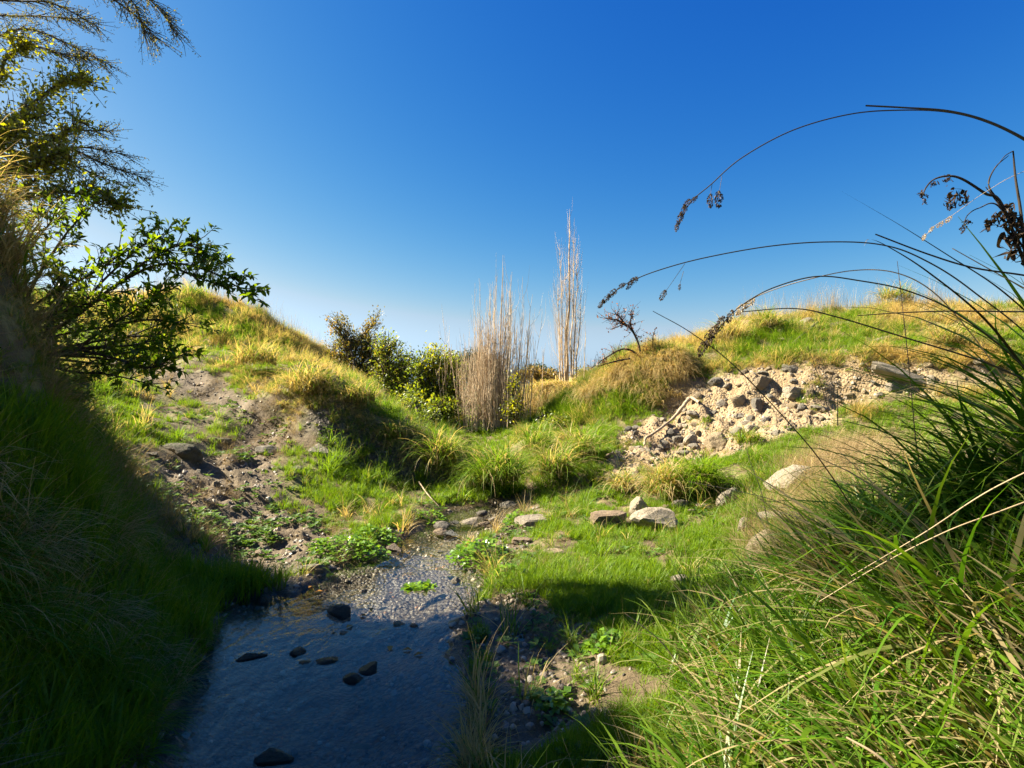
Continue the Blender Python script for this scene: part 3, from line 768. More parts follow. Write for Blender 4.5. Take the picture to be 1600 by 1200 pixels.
GS = 'stones standing in the stream'
GB = 'stones of the eroded bank'
GR = 'rocks in the grass right of the stream'
GL = 'rocks on the trodden left slope'
ROCK_LIST = [
 # left water edge
 (483, 900, 46, 'rock_grey', 'large pale grey flat topped rock at the muddy left water edge', (1, .8, .55), GS),
 (411, 938, 26, 'rock_moss', 'dark mossy rock at the corner where the bank shadow meets the left shore', (1, .8, .65), GS),
 (581, 874, 16, 'rock_pale', 'small whitish pointed stone just off the cress covered left shore', (1, .8, .8), GS),
 (616, 860, 24, 'rock_brown', 'smooth brown rounded stone at the left water edge beside the cress', (1, .8, .65), GS),
 (552, 862, 24, 'rock_moss', 'dark stone half buried under the cress on the left shore', (1, .8, .7), GS),
 (621, 838, 26, 'rock_grey', 'grey stone at the tip of the cress strip on the left shore', (1, .8, .6), GS),
 (648, 806, 30, 'rock_grey', 'grey rock in the grass above the upstream left shore', (1, .8, .6), GL),
 (574, 800, 30, 'rock_moss', 'low dark rock sunk in the bright grass of the left flat', (1, .8, .45), GL),
 (547, 832, 16, 'rock_pale', 'small pale stone in the trodden mud beside the cress', (1, .7, .6), GL),
 (532, 836, 14, 'rock_brown', 'small brown stone in the trodden mud left of the pale one', (1, .8, .6), GL),
 # upstream
 (692, 822, 24, 'rock_grey', 'grey stone in the upstream shallows closest to the left shore', (1, .8, .55), GS),
 (686, 832, 22, 'rock_brown', 'flat brown stone in the shallows in front of a grey one', (1.1, .8, .4), GS),
 (705, 838, 24, 'rock_wet', 'dark wet boulder in midstream left of the cress clump', (1, .9, .8), GS),
 (655, 824, 12, 'rock_pale', 'small light stone at the left shore under the grey rock', (1, .8, .7), GS),
 (735, 816, 26, 'rock_pale', 'flat pale stone in midstream before the dark tussock', (1.1, .8, .35), GS),
 (752, 804, 16, 'rock_grey', 'grey pebble in the stream nearest the dark tussock', (1, .8, .7), GS),
 (712, 817, 14, 'rock_wet', 'low dark stone between the flat pale stone and the left shore', (1, .8, .5), GS),
 (758, 819, 18, 'rock_brown', 'reddish flat stone in the stream right of the flat pale stone', (1.1, .8, .35), GS),
 (770, 812, 12, 'rock_grey', 'small grey stone by the right shore of the upstream riffle', (1, .8, .6), GS),
 (778, 838, 20, 'rock_wet', 'dark stone at the right shore behind the cress clump', (1, .8, .5), GS),
 (797, 790, 26, 'rock_grey', 'grey stone where the stream comes out under the tussock', (1, .8, .4), GS),
 # midstream
 (688, 862, 12, 'rock_wet', 'tiny dark stone in the open water left of the cress', (1, .8, .6), GS),
 (691, 890, 16, 'rock_wet', 'low black stone in the sunlit water left of the right mud shore', (1, .6, .4), GS),
 (714, 908, 14, 'rock_grey', 'small grey stone near the right mud shore in sunlit water', (1, .8, .8), GS),
 (640, 920, 13, 'rock_wet', 'small black stone in the middle of the sunlit water', (1, .6, .5), GS),
 (568, 924, 11, 'rock_pale', 'tiny pale stone in the left half of the sunlit water', (1, .8, .8), GS),
 (533, 962, 40, 'rock_wet', 'dark wedge shaped rock standing in the stream, largest in the water', (1, .7, .7), GS),
 (648, 978, 14, 'rock_brown', 'small rusty stone beside an orange one in midstream', (1, .8, .5), GS),
 (624, 976, 18, 'rock_tan', 'orange tan stone in midstream below the floating weed', (1, .8, .6), GS),
 (522, 989, 12, 'rock_wet', 'small black stone left of a yellowish one under the wedge rock', (1, .8, .6), GS),
 (538, 989, 16, 'rock_tan', 'small yellowish stone just below the dark wedge rock', (1, .8, .5), GS),
 (464, 1020, 30, 'rock_wet', 'blunt black rock in the shaded water near the left bank', (1, .8, .65), GS),
 (479, 1037, 22, 'rock_wet', 'small black stone touching the left end of a long flat rock', (1, .8, .4), GS),
 (508, 1034, 42, 'rock_wet', 'long flat dark rock lying level in the shaded stream', (1.3, .5, .3), GS),
 (577, 1048, 30, 'rock_wet', 'mossy black block of stone in the shaded midstream', (1, .8, .75), GS),
 (549, 1064, 34, 'rock_wet', 'black triangular rock in front of the mossy block in the stream', (1, .7, .6), GS),
 (388, 1030, 34, 'rock_wet', 'tilted black slab rising from the water by the left bank', (1.2, .5, .55), GS),
 (424, 1190, 48, 'rock_wet', 'dark mossy rock in the deepest shade at the bottom of the stream', (1.1, .8, .7), GS),
 (556, 1088, 10, 'rock_wet', 'tiny black stone below the triangular rock in the stream', (1, .8, .6), GS),
 (450, 1100, 9, 'rock_wet', 'tiny black stone alone in the blue water near the left bank', (1, .8, .6), GS),
 (568, 1166, 22, 'rock_wet', 'barely emerging dark stone in the lower midstream', (1.2, .8, .25), GS),
 # right of the stream
 (833, 823, 40, 'rock_pale', 'flat sunlit cream slab on the right shore beyond the cress', (1.1, .8, .35), GR),
 (1000, 806, 26, 'rock_pale', 'whitish upright stone in the grass left of the small rubble row', (.9, .8, .9), GR),
 (951, 827, 44, 'rock_brown', 'square brown stone with a flat top sunk in the right turf', (1.1, .8, .6), GR),
 (1033, 832, 54, 'rock_pale', 'broad pale rock with a flat light face in the right turf', (1.1, .7, .55), GR),
 (1141, 793, 32, 'rock_pale', 'white rounded boulder right of the leafy tussock', (1, .8, .8), GR),
 (1172, 833, 36, 'rock_pale', 'pale rock half hidden in straw below the white boulder', (1.1, .7, .6), GR),
 (1226, 822, 46, 'rock_pale', 'flat pale rock in the dry straw above the big sloping one', (1.2, .7, .4), GR),
 (1205, 885, 60, 'rock_tan', 'big sloping tan rock at the edge of the dry straw', (1, .8, .75), GR),
 (1060, 916, 24, 'rock_pale', 'small round pale stone alone in the lush lower turf', (1, .8, .7), GR),
 (1143, 946, 26, 'rock_grey', 'grey stone at the foot of the rank grass', (1, .8, .8), GR),
 (1245, 765, 60, 'rock_pale', 'wide pale rock face showing through the straw near the right bank', (1.1, .8, .6), GR),
 (1040, 799, 14, 'rock_tan', 'leftmost small stone in the rubble row under the leafy tussock', (1, .8, .6), GR),
 (1066, 798, 20, 'rock_grey', 'largest stone in the rubble row under the leafy tussock', (1, .8, .7), GR),
 (1099, 797, 16, 'rock_pale', 'rightmost light stone in the rubble row under the leafy tussock', (1, .8, .7), GR),
 (1083, 804, 11, 'rock_tan', 'tiny stone at the front of the rubble row under the leafy tussock', (1, .8, .6), GR),
 (942, 805, 12, 'rock_pale', 'tiny white stone above the square brown one', (1, .8, .6), GR),
 (868, 868, 22, 'rock_tan', 'low tan stone in the short grass right of the cress', (1.2, .8, .3), GR),
 (815, 850, 24, 'rock_brown', 'brown stone in the wet mud between the cream slab and the cress', (1.1, .8, .35), GR),
 # left slope
 (499, 712, 44, 'rock_grey', 'upright grey boulder at the foot of the grassy ridge', (1, .8, .8), GL),
 (532, 728, 40, 'rock_moss', 'dark boulder leaning right of the upright grey one', (1, .8, .7), GL),
 (287, 712, 70, 'rock_moss', 'wide shaded rock ledge below the cattle path', (1.2, .7, .5), GL),
 (346, 692, 36, 'rock_moss', 'shaded rock right of the wide ledge on the left slope', (1, .7, .6), GL),
 (236, 712, 26, 'rock_grey', 'small shaded rock left of the wide ledge', (1, .7, .6), GL),
 (420, 706, 40, 'rock_grey', 'low grey rock under a grass lump beside the mud path', (1.2, .8, .5), GL),
 (468, 735, 30, 'rock_moss', 'low rock in the bright grass below the upright boulder', (1, .8, .4), GL),
 (330, 632, 20, 'rock_grey', 'flat grey stone on the upper cattle path', (1.2, .8, .3), GL),
 (372, 655, 16, 'rock_tan', 'small tan stone beside the path below the ridge', (1.2, .8, .4), GL),
 # eroded bank
 (1117, 600, 30, 'rock_grey', 'blue grey stone jutting out under the turf edge at the left of the scarp', (1, .8, .8), GB),
 (1193, 606, 40, 'rock_tan', 'large rounded brown boulder near the top of the scarp', (1, .8, .85), GB),
 (1243, 618, 40, 'rock_pale', 'pale blocky boulder right of the rounded brown one', (1.1, .8, .75), GB),
 (1266, 622, 22, 'rock_tan', 'tan stone wedged at the right side of the pale blocky boulder', (.8, .8, 1.1), GB),
 (1196, 584, 24, 'rock_grey', 'flat grey stone directly under the overhanging turf', (1.3, .8, .4), GB),
 (1240, 580, 30, 'rock_grey', 'dark layered stone under the turf above the pale boulder', (1.3, .8, .5), GB),
 (1139, 607, 20, 'rock_pale', 'small cream stone right of the blue grey one on the scarp', (1.2, .8, .6), GB),
 (1156, 632, 34, 'rock_tan', 'flat sandy stone in the middle of the scarp', (1, .5, .9), GB),
 (1184, 640, 30, 'rock_grey', 'tall leaning grey slab in the middle of the scarp', (.7, .7, 1.3), GB),
 (1128, 634, 24, 'rock_grey', 'grey stone in loose soil left of the flat sandy one', (1, .8, .7), GB),
 (1087, 650, 28, 'rock_pale', 'cream stone lying above the end of the bleached root', (1.3, .8, .5), GB),
 (1108, 662, 18, 'rock_tan', 'squat tan stone under a hollow in the scarp', (1, .8, .6), GB),
 (1050, 678, 26, 'rock_grey', 'grey stone tucked behind the bleached root', (1.1, .7, .7), GB),
 (1067, 668, 20, 'rock_pale', 'pale long stone standing beside the bleached root', (.8, .7, .9), GB),
 (1086, 668, 18, 'rock_tan', 'tan stone above the pair at the foot of the scarp', (1, .8, .7), GB),
 (1082, 693, 32, 'rock_pale', 'light two faced stone at the foot of the scarp left of the largest', (1, .8, .75), GB),
 (1058, 692, 24, 'rock_grey', 'bluish slab at the foot of the scarp by the lower root end', (.9, .7, .9), GB),
 (1122, 698, 54, 'rock_tan', 'largest pale boulder at the foot of the scarp', (1, .8, .7), GB),
 (1154, 676, 30, 'rock_grey', 'grey brown stone right of and above the largest boulder', (1, .8, .7), GB),
 (1177, 675, 32, 'rock_pale', 'pale square stone at the lower right of the scarp', (1, .7, .75), GB),
 (1150, 686, 14, 'rock_tan', 'small stone just above the right shoulder of the largest boulder', (1, .8, .6), GB),
 (1073, 722, 30, 'rock_pale', 'whitish flat stone in the turf below the scarp', (1.2, .8, .4), GB),
 (1034, 702, 26, 'rock_grey', 'flat grey stone in the gravel below the bleached root', (1.3, .8, .35), GB),
 (975, 722, 14, 'rock_pale', 'little white stone at the lower left end of the gravel', (1, .8, .7), GB),
 (1283, 642, 34, 'rock_grey', 'angular grey rock at the right foot of the scarp', (1.3, .8, .6), GB),
 (1254, 640, 26, 'rock_grey', 'rough grey lump left of the angular rock at the foot of the scarp', (1.1, .8, .7), GB),
 (1330, 612, 9, 'rock_pale', 'tiny round white stone in the shaded hollow', (1, .9, .9), GB),
 (1328, 626, 18, 'rock_tan', 'tan stone under the tiny white one in the shaded hollow', (1.2, .8, .6), GB),
 (1352, 618, 12, 'rock_tan', 'small stone on the floor of the shaded hollow near the long slab', (1, .8, .6), GB),
 (1412, 575, 28, 'rock_moss', 'mossy yellowish rock lying above the long pale slab', (1.2, .8, .6), GB),
 (1396, 610, 28, 'rock_pale', 'cream rock propped under the long pale slab', (1, .8, .8), GB),
 (1456, 603, 20, 'rock_pale', 'narrow pale stone standing upright right of the long slab', (.8, .7, 1.5), GB),
 (1448, 623, 24, 'rock_pale', 'small white rock in the grass below the standing stone', (1.1, .8, .6), GB),
 (1385, 532, 32, 'rock_pale', 'white stone in the green turf above the shaded hollow', (1.2, .8, .5), GB),
 (1250, 547, 24, 'rock_tan', 'flat stone at the turf edge above the rounded brown boulder', (1.3, .8, .35), GB),
 (1262, 505, 30, 'rock_grey', 'dark outcrop stone under the skyline of the right hill', (1.3, .8, .6), GB),
 (1280, 492, 30, 'rock_tan', 'sandy flat stone on top of the dark outcrop', (1.4, .8, .4), GB),
 (1226, 532, 24, 'rock_tan', 'sandy stone at the lower left of the dark outcrop', (1.3, .8, .4), GB),
 (1535, 545, 28, 'rock_pale', 'pale stone at the turf edge behind the big dark tussock', (1.3, .8, .5), GB),
]
for (px, py, w, mt, lab, shp, grp) in ROCK_LIST:
    in_water = grp == GS and mt == 'rock_wet'
    rock(px, py, w, mt, lab, (shp[0], shp[1], shp[2] * (.75 if mt == 'rock_wet' else 1)), group=grp, sink=.34 if grp != GR else .12, kind='b' if mt != 'rock_wet' and ('square' in lab or 'slab' in lab or 'block' in lab) else 'r',
         yaw=random.uniform(-25, 25), tilt=random.uniform(-10, 10), level=-.01 if grp == GS else None)

# the long squared slab on the right
p = hit(1385, 606)
sl = link('stone_slab', matted(BOXES[1], M['rock_pale']))
L = 95 / FPX * p.y
sl.scale = (L / 2 / .78, .15, .10)
sl.location = p + Vector((L * .22, -.06, .17)); sl.rotation_euler = (R(-28), R(22), R(-8))
tag(sl, 'long squared pale slab lying tilted in the shaded hollow', 'slab', GB)

# loose stones of the scarp, alike
def in_scarp(n, poly, wmin, wmax, mats, label, group, name, cat='stone'):
    xs = [a for a, b in poly]; ys = [b for a, b in poly]
    k = 0
    while k < n:
        x = random.uniform(min(xs), max(xs)); y = random.uniform(min(ys), max(ys))
        if not inpoly([x], [y], poly)[0]: continue
        z = float(hgt(x, y)[0]); r = random.uniform(wmin, wmax) ; k += 1
        o = link(name, matted(random.choice(SMALLS), M[random.choice(mats)]))
        o.location = (x, y, z + r * .15); o.scale = (r, r * random.uniform(.6, .9), r * random.uniform(.45, .8))
        o.rotation_euler = (random.uniform(-.4, .4), random.uniform(-.4, .4), random.uniform(0, 6.28))
        tag(o, label, cat, group)
in_scarp(220, SCARP, .025, .095, ['rock_tan', 'rock_pale', 'rock_tan', 'rock_grey'], 'small loose stone lodged in the bare sandy scarp', 'small stones all over the scarp', 'stone')
in_scarp(40, MUD_L, .02, .05, ['rock_grey', 'rock_brown', 'rock_tan'], 'small stone trodden into the mud of the left slope', 'small stones in the left mud', 'stone')
in_scarp(26, NOSE, .02, .05, ['rock_grey', 'rock_moss'], 'small stone in the dark gravelly face of the ridge nose', 'small stones of the ridge nose', 'stone')

# gravel: stuff
def gravel_tufts():
    out = []
    for i in range(5):
        me = SMALLS[i].copy(); me.materials.clear(); me.materials.append(M['gravel']); out.append(me)
    return tuft_collection('gravel_pebble', out)
def mat_gravel():
    s = NT('gravel'); t = s.attr('tint', 'INSTANCER')
    c = s.mix(s.ramp(t, 0, .6), (.05, .04, .03), (.20, .16, .115)); c = s.mix(s.ramp(t, .75, .9), c, (.32, .28, .21)); c = s.mix(s.ramp(t, .985, .995), c, (.30, .15, .06))
    return s.pbr(c, .55, .4)
M['gravel'] = mat_gravel()
GCOL = gravel_tufts()
NG = 7500
w = dens(5) * ((F['sd'] > -.1) * .7 * sstep(.42, .58, F['fine']) + F['mud'] * 1.0 * (F['x'] < 1.6) + F['scarp'] * 2.2 + F['nose'] * 1.2) * (F['d'] < 12)
p, k = sample(w, NG)
sz = np.exp(rng.normal(math.log(.011), .45, NG)); sz = np.clip(sz, .004, .035)
inw = F['sd'][k] > 0
sz = np.where(inw, np.minimum(sz, .024), sz)
scatter('gravel', 'loose gravel in the stream bed, the mud and the scarp', GCOL, p, rng.random(NG) * 6.28, sz, rng.random(NG), lean=rng.normal(0, .5, (NG, 2)))
# ------------------------------------------------------------------ stems, twigs and leaves
def crom(pts, n):
    """smooth path through pts, n points per span"""
    p = np.array(pts, float); p = np.concatenate([[2 * p[0] - p[1]], p, [2 * p[-1] - p[-2]]])
    out = []
    for i in range(1, len(p) - 2):
        for t in np.linspace(0, 1, n, endpoint=False):
            a, b, c, d = p[i - 1:i + 3]
            out.append(.5 * (2 * b + (c - a) * t + (2 * a - 5 * b + 4 * c - d) * t * t + (3 * b - a - 3 * c + d) * t ** 3))
    out.append(p[-2])
    return np.array(out)

class Soup:
    """collects tubes, blades and leaves into one mesh"""
    def __init__(s): s.V = []; s.Q = []; s.S = []; s.A = []; s.n = 0
    def add(s, v, q, sh, al):
        s.V.append(np.asarray(v, float)); s.Q.append(np.asarray(q, int) + s.n); s.n += len(v)
        s.S.append(np.broadcast_to(np.asarray(sh, float), (len(v),))); s.A.append(np.broadcast_to(np.asarray(al, float), (len(v),)))
    def tube(s, path, r0, r1, sides=5, shade=.5, wob=0):
        path = np.asarray(path, float); n = len(path)
        tg = np.gradient(path, axis=0); tg /= np.linalg.norm(tg, axis=1, keepdims=True) + 1e-9
        up = np.array([0, 0, 1.0]) if abs(tg[0][2]) < .9 else np.array([1.0, 0, 0])
        rad_ = np.linspace(1, 0, n) ** .8 * (r0 - r1) + r1
        if wob: rad_ = rad_ * (1 + wob * rng.normal(0, 1, n))
        a = np.cross(tg, up); a /= np.linalg.norm(a, axis=1, keepdims=True) + 1e-9; b = np.cross(tg, a)
        th = np.arange(sides) / sides * 2 * math.pi
        v = path[:, None, :] + rad_[:, None, None] * (np.cos(th)[None, :, None] * a[:, None, :] + np.sin(th)[None, :, None] * b[:, None, :])
        j, i = np.meshgrid(np.arange(n - 1), np.arange(sides), indexing='ij')
        q = np.stack([j * sides + i, j * sides + (i + 1) % sides, (j + 1) * sides + (i + 1) % sides, (j + 1) * sides + i], -1).reshape(-1, 4)
        s.add(v.reshape(-1, 3), q, shade, np.repeat(np.linspace(0, 1, n), sides))
    def ribbon(s, path, w0, shade=None, twist=0.0, w1=0.0, pw=1.6):
        path = np.asarray(path, float); n = len(path)
        tg = np.gradient(path, axis=0); tg /= np.linalg.norm(tg, axis=1, keepdims=True) + 1e-9
        u = np.linspace(0, 1, n)
        side = np.cross(tg, np.array([0, 0, 1.0]) + 0 * tg); side /= np.linalg.norm(side, axis=1, keepdims=True) + 1e-9
        nor = np.cross(side, tg)
        an = twist * (u - .3)
        side = side * np.cos(an)[:, None] + nor * np.sin(an)[:, None]
        w = (w0 * (1 - u ** pw) * (.7 + .3 * np.minimum(1, u * 5)) + w1 + .0006) * .5
        v = np.stack([path - side * w[:, None], path + side * w[:, None]], 1).reshape(-1, 3)
        i = np.arange(n - 1)
        s.add(v, np.stack([2 * i, 2 * i + 1, 2 * i + 3, 2 * i + 2], -1), rng.random() if shade is None else shade, np.repeat(u, 2))
    def leaves(s, pos, dirs, nor, size, aspect=.45, shade=None):
        """n little folded leaves of two quads"""
        pos = np.asarray(pos, float); n = len(pos)
        if n == 0: return
        d = np.asarray(dirs, float); d /= np.linalg.norm(d, axis=1, keepdims=True) + 1e-9
        sd = np.cross(d, nor); sd /= np.linalg.norm(sd, axis=1, keepdims=True) + 1e-9
        nn = np.cross(sd, d)
        L = np.asarray(size, float)[:, None]; wv = L * aspect * .5
        base = pos; tip = pos + d * L - nn * L * .12; mid = pos + d * L * .5
        lft = pos + d * L * .52 + sd * wv + nn * L * .10; rgt = pos + d * L * .52 - sd * wv + nn * L * .10
        v = np.stack([base, lft, tip, rgt, mid], 1).reshape(-1, 3)
        i = np.arange(n)[:, None] * 5
        q = np.concatenate([i + np.array([[0, 4, 2, 1]]), i + np.array([[0, 3, 2, 4]])])
        sh = rng.random(n) if shade is None else np.asarray(shade)
        s.V.append(v); s.Q.append(q + s.n); s.n += len(v)
        s.S.append(np.repeat(sh, 5)); s.A.append(np.tile([0, .5, 1, .5, .5], n))
    def mesh(s, name, mat, loc=(0, 0, 0), sm=True):
        me = np_mesh(name, np.concatenate(s.V) - np.array(loc, float), np.concatenate(s.Q))
        fattr(me, 'shade', np.concatenate(s.S)); fattr(me, 'along', np.concatenate(s.A))
        me.materials.append(mat)
        return smooth(me) if sm else me

def rvec(n, r_=rng):
    v = r_.normal(size=(n, 3)); return v / np.linalg.norm(v, axis=1, keepdims=True)

M['bark_dark'] = mat_bark('dark_bark', (.05, .038, .025), (.11, .085, .055))
M['bark_pale'] = mat_bark('pale_bark', (.38, .27, .155), (.56, .43, .28), 10)
M['wood'] = mat_bark('bleached_wood', (.20, .145, .09), (.38, .29, .19), 22)
M['twig_dark'] = mat_bark('dark_twig', (.022, .016, .010), (.055, .04, .026), 30)
M['leaf_broad'] = mat_leaf('broad_leaf', [(.04, .085, .006), (.13, .18, .012)], .62, tcol=(2.2, 2.0, .5), spec=.02, rough=.35)
M['leaf_yellow'] = mat_leaf('yellow_green_leaf', [(.13, .16, .008), (.28, .28, .012)], .6, tcol=(1.7, 1.5, .5), spec=.04)
M['leaf_fine'] = mat_leaf('fine_leaf', [(.09, .10, .02), (.20, .17, .04)], .5, spec=.03)
M['leaf_olive'] = mat_leaf('olive_leaf', [(.11, .125, .016), (.27, .23, .035)], .48, spec=.04)
M['leaf_bronze'] = mat_leaf('bronze_leaf', [(.14, .12, .025), (.34, .21, .05)], .48, spec=.04)
M['leaf_bush'] = mat_leaf('bush_leaf', [(.10, .16, .008), (.24, .29, .018)], .5, spec=.05)
M['leaf_pine'] = mat_leaf('pine_needle', [(.018, .040, .012), (.05, .08, .022)], .25, spec=.02)
M['leaf_red'] = mat_leaf('red_leaf', [(.16, .055, .022), (.30, .12, .04)], .35, spec=.03)
M['leaf_cress'] = mat_leaf('cress_leaf', [(.09, .20, .010), (.20, .33, .02)], .4, spec=.06, rough=.3)
M['stem_dark'] = mat_leaf('dark_stem', [(.030, .024, .014), (.05, .04, .02)], .0, spec=.03)
M['stem_green'] = mat_leaf('green_stem', [(.03, .06, .010), (.06, .10, .015)], .2, spec=.04)
M['stem_straw'] = mat_leaf('straw_stem', [(.34, .25, .13), (.50, .38, .22)], .2, spec=.03)
M['stem_red'] = mat_leaf('reddish_stem', [(.20, .11, .06), (.28, .17, .09)], .1, spec=.03)
M['seed'] = mat_leaf('seed_head', [(.045, .03, .018), (.11, .075, .04)], .15, spec=.01)
M['withered'] = mat_leaf('withered_leaf', [(.03, .02, .012), (.07, .045, .028)], .2, spec=.01)

# ------------------------------------------------------------------ tussocks: each a clump of blades on its own
def tussock(px, py, wpx, label, blen, n, mat='bank', tint=.3, group='grass tussocks', curl=(1.4, 2.4), tilt=(.1, 1.0), w=.009, mound=.5, pos=None, azim=None, name='grass_tussock'):
    p = hit(px, py) if pos is None else Vector(pos)
    if p is None: return
    r = wpx / FPX * p.y / 2
    r_ = np.random.default_rng(int(px * 7 + py))
    bs = []
    for i in range(n):
        rr = r * math.sqrt(r_.random()) * .62; a = r_.random() * 6.283
        bs.append((rr * math.cos(a), rr * math.sin(a) * .8, r * mound * (1 - (rr / r) ** 2)))
    v, q, s, a = blades(r_, n, blen, w, tilt, curl, 0, base=bs, azim=azim, seg=6)
    # blades lean out of the clump
    me = np_mesh(name, v, q); fattr(me, 'shade', s); fattr(me, 'along', a); fattr(me, 'tint', np.repeat(np.clip(r_.normal(tint, .16, n), 0, 1), 14))
    me.materials.append(M[mat]); smooth(me)
    o = link(name, me, loc=p - Vector((0, 0, .03)))
    return tag(o, label, 'grass clump', group)

for nm in ('bank', 'rank', 'short'):
    m = M[nm].copy(); m.name = M[nm].name + '_clump'
    for nd in m.node_tree.nodes:
        if nd.bl_idname == 'ShaderNodeAttribute' and nd.attribute_name == 'tint': nd.attribute_type = 'GEOMETRY'
    M[nm + '_c'] = m

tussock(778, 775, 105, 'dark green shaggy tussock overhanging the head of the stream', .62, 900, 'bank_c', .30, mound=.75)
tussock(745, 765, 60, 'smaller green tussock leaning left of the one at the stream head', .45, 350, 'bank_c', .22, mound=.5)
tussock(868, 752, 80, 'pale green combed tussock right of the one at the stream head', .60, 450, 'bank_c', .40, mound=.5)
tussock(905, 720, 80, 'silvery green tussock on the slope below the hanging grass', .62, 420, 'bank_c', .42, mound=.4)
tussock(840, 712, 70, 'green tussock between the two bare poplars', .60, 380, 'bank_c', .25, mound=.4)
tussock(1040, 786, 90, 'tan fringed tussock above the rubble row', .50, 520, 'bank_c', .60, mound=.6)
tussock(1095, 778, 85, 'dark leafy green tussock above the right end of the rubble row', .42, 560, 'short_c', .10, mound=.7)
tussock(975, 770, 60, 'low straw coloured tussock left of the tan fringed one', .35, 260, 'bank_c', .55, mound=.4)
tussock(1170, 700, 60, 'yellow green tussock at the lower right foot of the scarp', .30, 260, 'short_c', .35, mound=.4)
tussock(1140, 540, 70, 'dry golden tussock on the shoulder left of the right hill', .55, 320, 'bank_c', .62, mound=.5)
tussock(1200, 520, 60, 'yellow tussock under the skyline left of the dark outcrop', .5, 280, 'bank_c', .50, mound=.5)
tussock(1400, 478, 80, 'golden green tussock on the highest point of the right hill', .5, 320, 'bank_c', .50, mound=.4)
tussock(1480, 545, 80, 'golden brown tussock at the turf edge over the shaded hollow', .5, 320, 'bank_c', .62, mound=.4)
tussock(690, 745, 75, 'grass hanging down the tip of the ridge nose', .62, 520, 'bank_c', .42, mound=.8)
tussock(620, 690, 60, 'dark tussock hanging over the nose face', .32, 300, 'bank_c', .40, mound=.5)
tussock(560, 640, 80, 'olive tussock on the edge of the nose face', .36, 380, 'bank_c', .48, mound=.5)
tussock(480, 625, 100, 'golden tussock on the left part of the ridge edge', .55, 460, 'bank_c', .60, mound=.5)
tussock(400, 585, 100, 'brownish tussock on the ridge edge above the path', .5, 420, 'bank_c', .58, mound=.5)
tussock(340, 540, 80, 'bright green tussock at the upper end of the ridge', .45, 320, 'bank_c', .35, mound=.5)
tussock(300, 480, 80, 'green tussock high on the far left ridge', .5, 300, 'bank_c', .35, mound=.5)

# curtain of dry grass along the lip right of the second poplar
lip = crom([tuple(hit(px, py)) for px, py in ((905, 616), (935, 598), (965, 582), (1000, 570), (1035, 564), (1065, 562))], 30)
n = 560
i = rng.integers(0, len(lip), n)
pts = lip[i] + rng.normal(0, .10, (n, 3)) * np.array([1, 1, .3])
pts[:, 1] -= rng.random(n) * .25
pts[:, 2] = hgt(pts[:, 0], pts[:, 1]) - .02
scatter('hanging_grass', 'curtain of dry tan grass hanging over the lip of the right bank', T_hang, pts, R(-105) + rng.normal(0, .45, n), rng.uniform(.35, .72, n), np.clip(rng.normal(.84, .15, n), 0, 1))
lip2 = crom([tuple(hit(px, py)) for px, py in ((1075, 572), (1130, 570), (1200, 562), (1270, 556), (1340, 552), (1440, 556), (1530, 560))], 30)
n = 620
i = rng.integers(0, len(lip2), n)
pts = lip2[i] + rng.normal(0, .08, (n, 3)) * np.array([1, 1, .2]); pts[:, 2] = hgt(pts[:, 0], pts[:, 1]) - .02
scatter('hanging_grass', 'fringe of half dry grass over the top edge of the scarp', T_hang, pts, R(-100) + rng.normal(0, .5, n), rng.uniform(.14, .34, n), np.clip(rng.normal(.58, .2, n), 0, 1))
lip3 = crom([tuple(hit(px, py)) for px, py in ((330, 565), (400, 588), (450, 606), (510, 618), (570, 656), (630, 688), (690, 708), (708, 735))], 30)
n = 560
i = rng.integers(0, len(lip3), n)
pts = lip3[i] + rng.normal(0, .10, (n, 3)) * np.array([1, 1, .2]); pts[:, 2] = hgt(pts[:, 0], pts[:, 1]) - .02
scatter('hanging_grass', 'fringe of limp golden grass along the ridge edge', T_hang, pts, R(-70) + rng.normal(0, .5, n), rng.uniform(.2, .42, n), np.clip(rng.normal(.55, .2, n), 0, 1))
lip4 = crom([tuple(hit(px, py)) for px, py in ((800, 628), (830, 622), (860, 618), (880, 616))], 30)
n = 260
i = rng.integers(0, len(lip4), n)
pts = lip4[i] + rng.normal(0, .2, (n, 3)) * np.array([1, 1, .2]); pts[:, 2] = hgt(pts[:, 0], pts[:, 1]) - .02
scatter('hanging_grass', 'dry mound of hanging grass behind the slender poplar', T_hang, pts, R(-100) + rng.normal(0, .5, n), rng.uniform(.8, 1.4, n), np.clip(rng.normal(.72, .15, n), 0, 1))
# thin dry stems standing along the skylines
sk = []
for pl in (((250, 452), (330, 462), (400, 485), (450, 515), (510, 560)), ((1150, 500), (1250, 495), (1300, 486), (1400, 468), (1500, 474))):
    for px, py in crom([(a, b, 0) for a, b in pl], 60)[:, :2]:
        q = None
        for dy in range(0, 40, 4):
            q = ray_px(px + rng.normal(0, 8), py + dy, h=height)
            if q and q[1] < 17: break
        if q and q[1] < 17: sk.append(q)
sk = np.array(sk)
scatter('thin_stems', 'thin dry grass stems standing along the skyline', T_thin, sk, rng.random(len(sk)) * 6.28, rng.uniform(.4, 1.1, len(sk)), np.ones(len(sk)))

